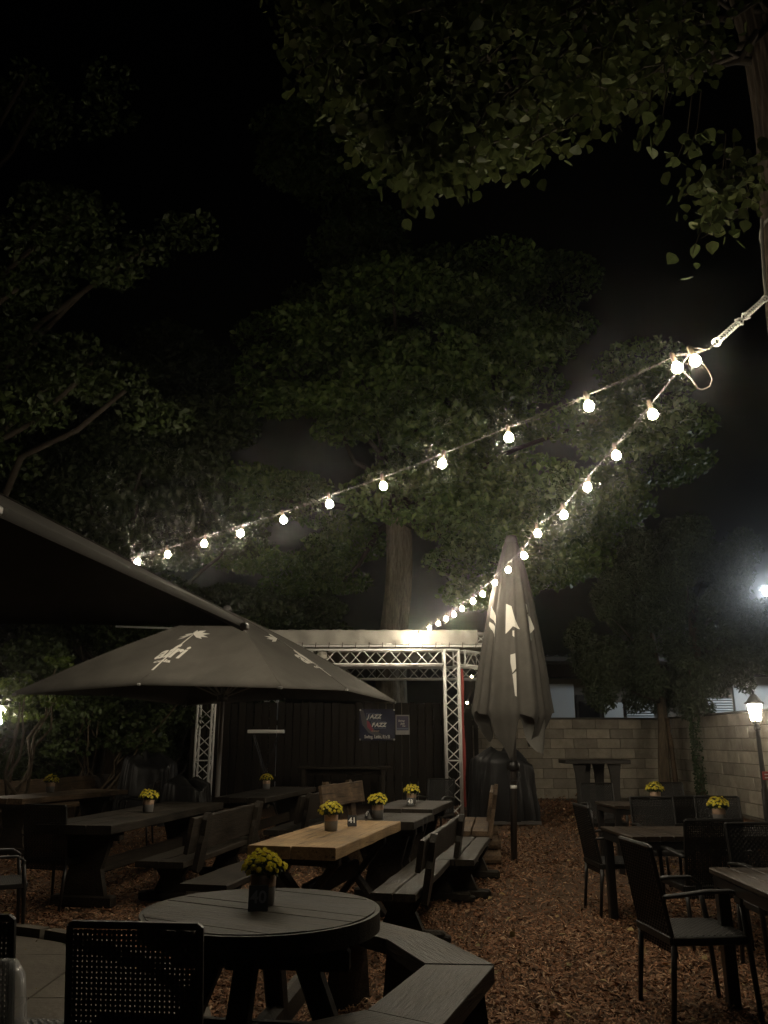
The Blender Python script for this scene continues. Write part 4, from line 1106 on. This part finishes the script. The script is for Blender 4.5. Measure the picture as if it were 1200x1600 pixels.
def broadleaf(name, label, base, trunk_r, trunk_h, clumps, nleaf, leaf, m, ntw=None, seed=0, group=None, hubs=None):
    t = thing(name, label, 'tree', base, 0, group); b = Vector(base)
    mb = MB(); n = 12; pts = [(.12*math.sin(i*.7+seed), .1*math.cos(i*.9+seed), trunk_h*i/n) for i in range(n+1)]
    rs = [trunk_r*(1.25 if i == 0 else 1-.35*i/n) for i in range(n+1)]; trunk_mesh(mb, pts, rs, 40, .09, seed=seed); mb.build('trunk', 'bark_pale' if name == 'linden_tree' else 'bark', t, True)
    lm = MB(); top = Vector(pts[-1])
    for i, (c, r) in enumerate(clumps[::max(1, len(clumps)//16)]):
        z = max(trunk_h*(.82 if name == 'linden_tree' else .45), min(trunk_h, (c[2]-b.z)*.55)); p0 = Vector((0, 0, z))
        limb(lm, p0, Vector(c)-b, trunk_r*.28, .03, 7, .07, seed*50+i)
    lm.build('limbs', 'bark_dark', t, True)
    P = clump_points(clumps, nleaf)-np.array(b); v, f = leaf_quads(P, leaf, .35, droop=.4)
    o = put('crown', np_mesh('crown', v, f), m, t); o['kind'] = 'stuff'
    return t
def clumps_in(polys, n, rad, seed):
    """random clumps inside image-plane outlines turned into world points at a range of distances"""
    g = random.Random(seed); out = []
    def inside(x, y, P):
        c = False; j = len(P)-1
        for i in range(len(P)):
            if (P[i][1] > y) != (P[j][1] > y) and x < (P[j][0]-P[i][0])*(y-P[i][1])/(P[j][1]-P[i][1])+P[i][0]: c = not c
            j = i
        return c
    for P, d0, d1, q in polys:
        xs = [p[0] for p in P]; ys = [p[1] for p in P]; k = 0
        while k < int(n*q):
            x = g.uniform(min(xs), max(xs)); y = g.uniform(min(ys), max(ys))
            if not inside(x, y, P): continue
            k += 1; D = g.uniform(d0, d1); c = atd(x, y, D); r = rad*g.uniform(.6, 1.3)
            out.append((tuple(c), (r*1.3, r*1.3, r*.5)))
    return out
# big linden behind the stage
big = clumps_in([
  ([(410, 520), (470, 430), (560, 380), (680, 350), (800, 370), (880, 430), (890, 520), (840, 610), (900, 640), (1000, 560), (1085, 640), (1105, 700), (1050, 770), (960, 800), (860, 900), (760, 880), (690, 810), (640, 780), (560, 790), (470, 800), (400, 700), (390, 610)], 16.8, 23, 1.0),
  ([(330, 760), (430, 740), (560, 820), (560, 940), (530, 970), (480, 960), (360, 900)], 21.5, 24, .22),
  ([(380, 200), (560, 180), (660, 280), (600, 360), (430, 330)], 22, 26, .12),
  ([(680, 790), (960, 770), (1040, 800), (900, 905), (830, 930), (710, 930)], 19.5, 23, .25)], 118, .80, 3)
bt = aty(617, 990, 22.4)
broadleaf('linden_tree', 'big leafy tree with a thick pale trunk rising behind the stage roof', (bt.x, 22.4, 0), .46, 9.5, big, 92000, .17, 'leaf', seed=2)
# left tree whose boughs reach into the picture
lft = clumps_in([
  ([(-60, 330), (60, 300), (150, 270), (175, 330), (230, 360), (310, 345), (300, 375), (220, 410), (150, 440), (60, 470), (-60, 460)], 11.5, 14.5, 1.0),
  ([(-60, 500), (120, 520), (180, 560), (250, 630), (285, 660), (270, 675), (200, 655), (130, 620), (60, 680), (20, 760), (-60, 780)], 11, 14, 1.1),
  ([(-60, 130), (80, 100), (200, 120), (210, 200), (100, 210), (-60, 220)], 13, 16, .3)], 46, .36, 5)
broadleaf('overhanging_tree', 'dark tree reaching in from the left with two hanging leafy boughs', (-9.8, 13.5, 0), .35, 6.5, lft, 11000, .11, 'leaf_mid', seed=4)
# dark trees filling the back left
bl = clumps_in([([(-80, 760), (60, 720), (200, 650), (330, 640), (400, 780), (420, 960), (330, 1010), (180, 1010), (0, 1020), (-80, 1000)], 19, 24, 1.0)], 70, .9, 9)
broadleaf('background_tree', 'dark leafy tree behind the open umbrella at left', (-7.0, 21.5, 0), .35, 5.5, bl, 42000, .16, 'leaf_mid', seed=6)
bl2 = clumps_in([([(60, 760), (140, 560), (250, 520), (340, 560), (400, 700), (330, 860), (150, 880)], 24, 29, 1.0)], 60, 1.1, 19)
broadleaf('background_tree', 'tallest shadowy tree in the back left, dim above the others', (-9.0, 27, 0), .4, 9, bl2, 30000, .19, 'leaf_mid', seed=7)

# near tree at right: trunk, boughs and large heart shaped leaves
def near_tree():
    t = thing('near_linden', 'near tree at the right edge with rough trunk and large hanging leaves', 'tree', (3.68, 6.0, 0))
    b = Vector((3.68, 6.0, 0)); mb = MB(); n = 30
    pts = [(.05*math.sin(i*.4), .04*math.cos(i*.5), 11*i/n) for i in range(n+1)]; rs = [.42-.004*i if i > 2 else .55-.05*i for i in range(n+1)]
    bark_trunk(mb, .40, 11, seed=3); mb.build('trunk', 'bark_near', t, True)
    cl = clumps_in([
      ([(440, -60), (460, 60), (480, 130), (560, 180), (640, 215), (720, 215), (830, 225), (900, 205), (970, 165), (1040, 150), (1090, 120), (1105, -60)], 4.6, 7.5, 1.0),
      ([(560, 170), (620, 200), (760, 210), (820, 215), (740, 250), (680, 270), (610, 240)], 4.6, 5.6, .25),
      ([(1105, 255), (1150, 240), (1160, 330), (1125, 360)], 5.0, 5.6, .035)], 150, .26, 21)
    lm = MB()
    for i, (c, r) in enumerate(cl[::13]):
        limb(lm, (0, 0, 7.6+.16*i), Vector(c)-b, .04, .005, 14, .09, i+900)
    lm.build('limbs', 'bark_dark', t, True)
    g = np.random.default_rng(5)
    P = clump_points(cl, 6800, .1, g)
    # hanging sprigs below the boughs
    sp = []
    tw = MB()
    for px, py, D, L in ((660, 262, 4.9, .28), (672, 262, 5.0, .2), (735, 250, 5.0, .18), (832, 225, 5.2, .1), (1035, 190, 4.6, .12), (1090, 200, 4.6, .16), (1075, 205, 4.7, .14), (1130, 260, 5.2, .62), (1145, 250, 5.2, .45), (600, 225, 5.0, .14), (505, 150, 5.2, .14), (470, 110, 5.6, .2), (468, 40, 5.6, .2), (1012, 195, 4.8, .14)):
        p = atd(px, py, D); e = p+Vector((-.12*L/.3, .05, -L)); tw = MB(); tw.tube([p+Vector((.05, 0, .25))-b, p-b, e-b], [.006, .004, .002], 5); tw.build('twig', 'bark', t)
        k = int(4+L*26)
        for i in range(k):
            u = g.random(); q = p.lerp(e, u)+Vector(g.normal(size=3)*.045); sp.append(q)
    tm = MB()
    for c, r in cl:
        c = Vector(c)-b
        for q in range(3):
            o_ = Vector(g.normal(size=3))*.10; e_ = c+Vector((g.uniform(-1, 1)*r[0]*.6, g.uniform(-1, 1)*r[1]*.6, -g.random()*r[2]*.8)); s_ = c+Vector((.10, .08, .16))
            tm.tube([s_, (s_+e_)/2+o_*.3, e_], [.0055, .004, .002], 4, False)
    tm.build('twigs', 'bark_dark', t, kind='stuff')
    # the leaves that show largest are parts of their own
    hp = [(0, 0), (.22, .10), (.47, .24), (.50, .46), (.40, .70), (.20, .90), (.0, 1.1)]
    vs = []; fs = []
    for s in (1, -1):
        o = len(vs); vs += [(s*x, y, .10*abs(x)-.10*(y-.4)**2) for x, y in hp]; fs.append(tuple(range(o, o+7)) if s > 0 else tuple(range(o+6, o-1, -1)))
    lmesh = bpy.data.meshes.new('leaf'); lmesh.from_pydata(vs, [], fs)
    b3 = bmesh.new(); b3.from_mesh(lmesh); bmesh.ops.remove_doubles(b3, verts=b3.verts, dist=1e-4); bmesh.ops.triangulate(b3, faces=b3.faces[:]); b3.to_mesh(lmesh); b3.free()
    lmesh.materials.append(M['leaf_near2'])
    low = sorted(range(len(P)), key=lambda i: np.linalg.norm(P[i]-np.array([0, 0, EYE])) + .9*(P[i][2]-5))
    near = [Vector(P[i]) for i in low[:300-len(sp)]]
    for q in sp+near:
        s = g.uniform(.040, .092); nx = Vector((g.normal()*.6, -1+g.normal()*.5, g.normal()*.6)).normalized()
        down = Vector((g.normal()*.45, g.normal()*.3, -1)); y = (down-nx*down.dot(nx)).normalized(); x = y.cross(nx)
        o = put('leaf', lmesh, None, t, q-b); o.rotation_euler = Matrix((x, y, nx)).transposed().to_euler(); o.scale = (s, s, s)
    rest = P[low[300-len(sp):]]-np.array(b)
    # remaining leaves: the same heart outline, joined
    n_ = len(rest); hv = np.array([v.co[:] for v in lmesh.vertices]); hf = np.array([p.vertices[:] for p in lmesh.polygons])
    nx = g.normal(size=(n_, 3))*.75; nx[:, 1] -= .7; nx /= np.linalg.norm(nx, axis=1)[:, None]
    dn = g.normal(size=(n_, 3))*.5; dn[:, 2] -= 1; dn -= nx*(dn*nx).sum(1)[:, None]; dn /= np.linalg.norm(dn, axis=1)[:, None]; xx = np.cross(dn, nx)
    sz = g.uniform(.034, .086, n_)[:, None, None]
    V = (hv[None, :, 0:1]*xx[:, None]+hv[None, :, 1:2]*dn[:, None]+hv[None, :, 2:3]*nx[:, None])*sz+rest[:, None]
    F = (hf[None]+(np.arange(n_)*len(hv))[:, None, None]).reshape(-1, 3)
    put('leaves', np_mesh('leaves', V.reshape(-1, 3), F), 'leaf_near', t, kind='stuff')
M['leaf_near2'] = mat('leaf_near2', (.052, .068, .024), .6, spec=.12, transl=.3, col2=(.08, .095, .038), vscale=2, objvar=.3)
near_tree()

# conifers in front of the side wall
def conifer(label, base, trunk_px, clumps, n, seed):
    t = thing('conifer_tree', label, 'tree', base, 0, 'two dark conifers by the wall'); b = Vector(base)
    mb = MB(); pts = [(.06*math.sin(i*.6+seed), .05*math.cos(i*.8), 4.6*i/14) for i in range(15)]; rs = [(.15 if seed == 41 else .21)-.007*i for i in range(15)]
    trunk_mesh(mb, pts, rs, 18, .09, seed); mb.build('trunk', 'bark', t, True)
    lm = MB()
    for i, (c, r) in enumerate(clumps[::4]): limb(lm, (0, 0, max(2.2, (c[2])*.8)), Vector(c)-b, .04, .008, 5, .05, seed*70+i)
    lm.build('limbs', 'bark_dark', t)
    g = np.random.default_rng(seed); clumps = [(c, (r[0]*.7, r[1]*.7, r[2]*2.0)) for c, r in clumps]
    P = clump_points(clumps, n, .15, g)-np.array(b)
    v, f = leaf_quads(P, .16, .0, aspect=.26, droop=-1.1, rg=g); put('crown', np_mesh('crown', v, f), 'conifer', t, kind='stuff')
    return t
cA = clumps_in([([(895, 960), (930, 985), (925, 900), (980, 860), (1020, 820), (1060, 830), (1075, 900), (1080, 1000), (1075, 1090), (1010, 1110), (940, 1085), (915, 1040), (890, 1000)], 18.2, 20.5, 1.0)], 62, .40, 31)
cB = clumps_in([([(1050, 880), (1085, 800), (1110, 850), (1150, 830), (1180, 900), (1215, 900), (1225, 1040), (1190, 1060), (1170, 1085), (1110, 1100), (1060, 1090), (1050, 1000)], 17.6, 20, 1.0)], 62, .40, 33)
pa = aty(1040, 1200, 19.8); pb = aty(1106, 1200, 19.2)
conifer('left one of two dark conifers by the wall, with a thin bare trunk', (pa.x, 19.8, 0), 0, cA, 30000, 41)
tB = conifer('right one of two dark conifers by the wall, ivy climbing its trunk', (pb.x, 19.2, 0), 0, cB, 30000, 43)
g = np.random.default_rng(77); n = 2600; a = g.uniform(0, 2*PI, n); z = g.uniform(.0, 2.3, n); r = .25+.07*g.random(n)
v, f = leaf_quads(np.stack([r*np.cos(a), r*np.sin(a), z], 1), .075, 0, rg=g); put('ivy', np_mesh('ivy', v, f), 'ivy', tB, kind='stuff')
m = MB(); q0 = aty(1056, 1240, 19.6); q1 = aty(1043, 1122, 19.6); m.tube([q0+Vector((.05, 0, -.6)), q1], [.065, .05], 10)
tag(m.build('leaning_pole', 'brown_wood', None, True), 'pale wooden pole leaning between the two conifer trunks', 'pole')

# shrubs at left, hedge behind the stage
def shrub(label, base, clumps, n, leaf, seed, stems=6, m='shrub'):
    t = thing('leafy_shrub', label, 'shrub', base); b = Vector(base); lm = MB(); r = random.Random(seed)
    for i in range(stems): 
        c = clumps[r.randrange(len(clumps))][0]; limb(lm, (r.uniform(-.15, .15), r.uniform(-.15, .15), 0), Vector(c)-b, .035, .01, 7, .06, seed*9+i)
    lm.build('stems', 'bark', t, True)
    g = np.random.default_rng(seed); P = clump_points(clumps, n, .3, g)-np.array(b); v, f = leaf_quads(P, leaf, .3, rg=g, aspect=.7)
    put('foliage', np_mesh('foliage', v, f), m, t, kind='stuff')
s1 = clumps_in([([(5, 1060), (60, 1040), (120, 1010), (150, 1010), (110, 1080), (60, 1130), (20, 1150)], 12.2, 13.4, 1.0)], 13, .22, 51)
shrub('bright green shrub beside the left lantern', (-5.7, 12.9, 0), s1, 900, .10, 52)
s2 = clumps_in([([(70, 1080), (190, 1060), (300, 1060), (310, 1150), (200, 1180), (80, 1170)], 14.5, 17, 1.0)], 26, .40, 53)
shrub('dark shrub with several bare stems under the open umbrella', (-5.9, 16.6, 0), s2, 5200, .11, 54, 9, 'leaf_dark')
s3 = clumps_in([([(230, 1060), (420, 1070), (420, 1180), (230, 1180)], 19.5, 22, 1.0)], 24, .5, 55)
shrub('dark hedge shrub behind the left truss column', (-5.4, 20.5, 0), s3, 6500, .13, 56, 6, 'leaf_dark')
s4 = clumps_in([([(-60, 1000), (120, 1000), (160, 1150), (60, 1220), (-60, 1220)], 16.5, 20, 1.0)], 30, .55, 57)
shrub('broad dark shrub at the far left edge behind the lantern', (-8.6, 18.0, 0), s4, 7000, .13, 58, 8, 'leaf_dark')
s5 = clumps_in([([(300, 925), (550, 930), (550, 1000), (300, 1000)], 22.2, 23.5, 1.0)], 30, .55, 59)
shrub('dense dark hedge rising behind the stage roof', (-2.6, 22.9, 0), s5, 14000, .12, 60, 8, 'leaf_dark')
def dead_leaves_heap():
    g = np.random.default_rng(91); n = 1500; c = at(885, 1265, 0)
    P = np.stack([c.x+g.normal(0, .38, n), c.y+g.normal(0, .9, n), np.abs(g.normal(0, .07, n))], 1)
    v, f = leaf_quads(P, .07, .8, rg=g); o = put('fallen_leaves', np_mesh('fallen_leaves', v, f), 'chips'); o['kind'] = 'stuff'
dead_leaves_heap()
def scattered_leaves():
    g = np.random.default_rng(17); n = 420; d = 3.6*(20/3.6)**g.random(n); a = np.radians(g.uniform(-28, 28, n))
    P = np.stack([d*np.tan(a), d, .012+np.abs(g.normal(0, .012, n))], 1); v, f = leaf_quads(P, .055, 2.2, rg=g, aspect=.8)
    o = put('fallen_leaves', np_mesh('fallen_leaves', v, f), 'dry_leaf'); o['kind'] = 'stuff'
M['dry_leaf'] = mat('dry_leaf', (.2, .13, .05), .7, island=[(.20, .12, .05), (.34, .24, .09), (.16, .13, .05), (.42, .31, .15)])
scattered_leaves()

# ------------------------------------------------------------------ string lights
ANCH = Vector((3.20, 5.95, 5.06))
HEAD = atd(1108, 545, 5.0)
def string_lights(label, pix, D0, D1, endp, tail):
    t = thing('string_lights', label, 'string lights', (0, 0, 0), 0, 'strings of lit globe bulbs')
    n = len(pix); pos = [atd(px, py, D0+(D1-D0)*(i/(n-1))) for i, (px, py) in enumerate(pix)]
    hang = Vector((0, 0, .085)); tops = [p+hang for p in pos]
    path = [HEAD]+tops+tail
    def sagged(path, sag, seed, skip=1):
        r = random.Random(seed); out = []
        for a, b in zip(path[:-1], path[1:]):
            s = sag*r.uniform(.2, 1.3); L = (b-a).length
            for k in range(6):
                u = k/6; out.append(a.lerp(b, u)-Vector((0, 0, s*L*4*u*(1-u)))+Vector((r.uniform(-.003, .003),)*3))
        out.append(path[-1]); return out
    m = MB(); m.tube(sagged(path, .006, 1), .0014, 5); m.build('carrier_wire', 'cable', t)
    m = MB(); m.tube(sagged(path, .045, 2), .0014, 5); m.build('cable', 'cable', t)
    sk = MB(); sk.lathe([(.001, .052), (.013, .05), (.017, .03), (.017, -.02), (.014, -.03), (.001, -.03)], 10); skm = sk.mesh('socket', True); skm.materials.append(M['socket'])
    gl = MB(); gl.lathe([(.001, -.039), (.016, -.036), (.029, -.024), (.034, -.006), (.032, .009), (.024, .022), (.014, .034)], 12); glm = gl.mesh('bulb', True); glm.materials.append(M['bulb'])
    r = random.Random(4)
    for p in pos:
        rot = (r.uniform(-.25, .25), r.uniform(-.25, .25), 0)
        b_ = put('bulb', glm, None, t, p, rot); put('socket', skm, None, b_, (0, 0, .062))
    return pos
PA = [(1058, 574), (920, 634), (795, 683), (691, 724), (599, 759), (515, 787), (443, 812), (376, 833), (319, 849), (262, 866), (215, 878)]
PB = [(1086, 563), (1020, 647), (963, 711), (918, 761), (881, 804), (840, 833), (819, 868), (794, 890), (773, 910), (754, 928), (739, 939), (722, 951), (709, 960), (697, 967), (685, 974), (671, 981), (653, 993)]
string_lights('upper string of lit bulbs running left to the near umbrella', PA, 5.15, 10.2, None, [atd(150, 893, 11.3), Vector((-6.9, 12.2, 3.7)), Vector((-8.5, 11.5, 4.2))])
string_lights('lower string of lit bulbs dropping past the closed umbrella to the stage roof', PB, 5.05, 16.1, None, [Vector((aty(653, 1003, 16.42).x, 16.42, 3.42))])
def tensioner():
    t = thing('rope_tensioner', 'two silver tension springs on a strap tying the bulb strings to the tree', 'tensioner', (0, 0, 0))
    a, b = HEAD, ANCH; d = b-a
    def helix(u0, u1, r, turns):
        p0 = a+d*u0; p1 = a+d*u1; t_ = d.normalized(); x = t_.orthogonal().normalized(); y = t_.cross(x); n = turns*8
        return [p0.lerp(p1, i/n)+(x*math.cos(i*PI/4)+y*math.sin(i*PI/4))*r for i in range(n+1)]
    for u0, u1 in ((.10, .46), (.57, .97)):
        m = MB(); m.tube(helix(u0, u1, .020, 10), .0048, 5); m.build('spring', 'alu', t, True)
        for u in (u0, u1):
            m = MB(); p = a+d*u; x = d.normalized().orthogonal().normalized(); y = d.normalized().cross(x)
            m.tube([p+(x*math.cos(k*PI/6)+y*math.sin(k*PI/6))*.026 for k in range(13)], .005, 5); m.build('ring', 'alu', t)
    for u in (.45, .58):
        m = MB(); p = a+d*u; m.beam(p-Vector((.03, 0, -.02)), p+Vector((.03, 0, -.02)), .01, .01); m.build('clip', 'alu', t)
    rod('hook_rod', a, b, .004, 'alu', t)
    # strap up round the trunk
    m = MB(); m.tube([b, b+Vector((-.015, -.04, .16)), b+Vector((.01, -.03, .42)), b+Vector((.05, -.02, .75))], .013, 6); m.build('strap', 'rope', t)
    m = MB(); pts = [Vector((3.68+.375*math.cos(k*PI/14), 6.0+.375*math.sin(k*PI/14), 5.80+.02*math.sin(k))) for k in range(29)]; m.tube(pts, .014, 6); m.build('strap_loop', 'rope', t)
    # loose cable loop under the head
    L = [(1086, 556), (1097, 566), (1108, 580), (1113, 592), (1109, 604), (1098, 609), (1090, 607), (1084, 598), (1078, 590), (1069, 582), (1062, 574)]
    m = MB(); m.tube([atd(x, y, 5.02+.01*i) for i, (x, y) in enumerate(L)], .004, 5); m.build('loose_cable', 'cable', t)
tensioner()

# ------------------------------------------------------------------ lanterns and street lamp
def lantern(label, x, y, zc, cat='lamp', glow='lantern_glass'):
    t = thing('garden_lantern', label, cat, (x, y, 0), R_(12), 'post lanterns at the garden edge')
    zb_ = zc-.17
    m = MB(); m.tube([(0, 0, 0), (0, 0, .05), (0, 0, .06), (0, 0, .7), (0, 0, .72), (0, 0, zb_-.12)], [.11, .11, .075, .06, .045, .036], 14); m.build('post', 'black_metal', t, True)
    m = MB(); m.lathe([(.036, zb_-.16), (.06, zb_-.14), (.06, zb_-.10), (.04, zb_-.06), (.085, zb_-.01), (.085, zb_)], 14); m.build('collar', 'black_metal', t, True)
    n = 6
    for k in range(n):
        a0, a1 = 2*PI*k/n, 2*PI*(k+1)/n; r0, r1 = .088, .128
        p = [Vector((r0*math.cos(a0), r0*math.sin(a0), zb_+.006)), Vector((r0*math.cos(a1), r0*math.sin(a1), zb_+.006)), Vector((r1*math.cos(a1), r1*math.sin(a1), zb_+.29)), Vector((r1*math.cos(a0), r1*math.sin(a0), zb_+.29))]
        c = sum(p, Vector())/4; q = [c+(v-c)*.95 for v in p]
        m = MB(); m.add(q, [(0, 1, 2, 3)]); m.build('glass_pane', glow, t)
        rod('bar', p[0], p[3], .006, 'black_metal', t)
    m = MB(); m.lathe([(.001, zb_+.292), (.165, zb_+.292), (.165, zb_+.305), (.13, zb_+.33), (.05, zb_+.44), (.022, zb_+.46), (.028, zb_+.49), (.001, zb_+.53)], 12); m.build('roof', 'black_metal', t, True)
c = aty(1180, 1111, 14.2); lantern('lit black post lantern standing before the block wall at right', c.x, 14.2, c.z)
c = aty(-4, 1115, 13.4); lantern('lit post lantern half cut off by the left picture edge', c.x, 13.4, c.z, glow='lantern_dim')
def street_lamp():
    c = aty(1206, 926, 23.6)
    t = thing('street_lamp', 'cold white street lamp shining beyond the wall at the right edge', 'street lamp', (c.x+1.4, 23.6, 0))
    m = MB(); m.tube([(0, 0, 0), (0, 0, c.z-.3), (-.3, 0, c.z+.05), (-1.0, 0, c.z+.12)], [.09, .06, .05, .04], 10); m.build('pole', 'galv', t, True)
    m = MB(); m.box((-1.35, 0, c.z+.16), (.8, .34, .12), .03); m.build('head', 'galv', t)
    m = MB(); m.lathe([(.001, -.22), (.14, -.18), (.24, -.06), (.26, .05)], 16); m.build('lamp_bowl', 'street_glow', t, True, loc=(-1.4, 0, c.z+.06))
street_lamp()
def red_sign():
    c = aty(1200, 1212, 13.9); t = thing('wall_sign', 'small red and white sign on the wall at the right edge', 'sign', c)
    m = MB(); m.box((.06, 0, 0), (.3, .02, .13), .004); m.build('plate', 'red', t)
    for z in (-.03, .02):
        m = MB(); m.box((.06, -.013, z), (.24, .004, .018)); m.build('stripe', 'white', t)
    for z in (-1, 1):
        m = MB(); m.tube([(.06, .01, -c.z), (.06, .01, 0)], .015, 6)
    m.build('post', 'black_metal', t)
red_sign()

# ------------------------------------------------------------------ glass in the lower left corner
def glass_vase():
    p = atd(4, 1640, 1.42); top = atd(10, 1506, 1.42); h = top.z-.752
    st = thing('side_table', 'small dark table under the glass vase, mostly below the picture', 'table', (p.x-.1, p.y, 0))
    m = MB(); m.lathe([(.001, .715), (.30, .715), (.31, .73), (.30, .75), (.001, .75)], 32); m.build('tabletop', 'dark_wood', st, True)
    for k in range(3):
        a = 2*PI*k/3+.4; l = MB(); l.tube([(.1*math.cos(a), .1*math.sin(a), .715), (.24*math.cos(a), .24*math.sin(a), 0)], .018, 8); l.build('leg', 'black_metal', st, True)
    t = thing('glass_vase', 'clear rounded glass vase at the lower left corner', 'vase', (p.x-.012, p.y, .752))
    s = h
    outer = [(.001, 0), (.040, 0), (.046, .02), (.050, s*.35), (.047, s*.7), (.036, s*.92), (.020, s*.985), (.001, s)]
    inner = [(r*.90 if r > .01 else .001, z*.97+.006) for r, z in outer[::-1]]
    m = MB(); m.lathe(outer+inner, 28); m.build('body', 'glass', t, True)
glass_vase()

def glow_haze():  # thin volume added to stand in for lens glow round bulbs and lamps
    m = bpy.data.materials.new('glow_haze'); m.use_nodes = True; t = m.node_tree; t.nodes.remove(t.nodes['Principled BSDF'])
    pv = t.nodes.new('ShaderNodeVolumePrincipled'); pv.inputs['Density'].default_value = .0023; pv.inputs['Color'].default_value = (.9, .9, .9, 1); pv.inputs['Anisotropy'].default_value = .965
    t.links.new(pv.outputs[0], t.nodes['Material Output'].inputs['Volume'])
    b = MB(); b.box((0, 45, 14), (150, 180, 30)); o = b.build('glow_haze', None); o.data.materials.append(m); o['kind'] = 'stuff'
glow_haze()
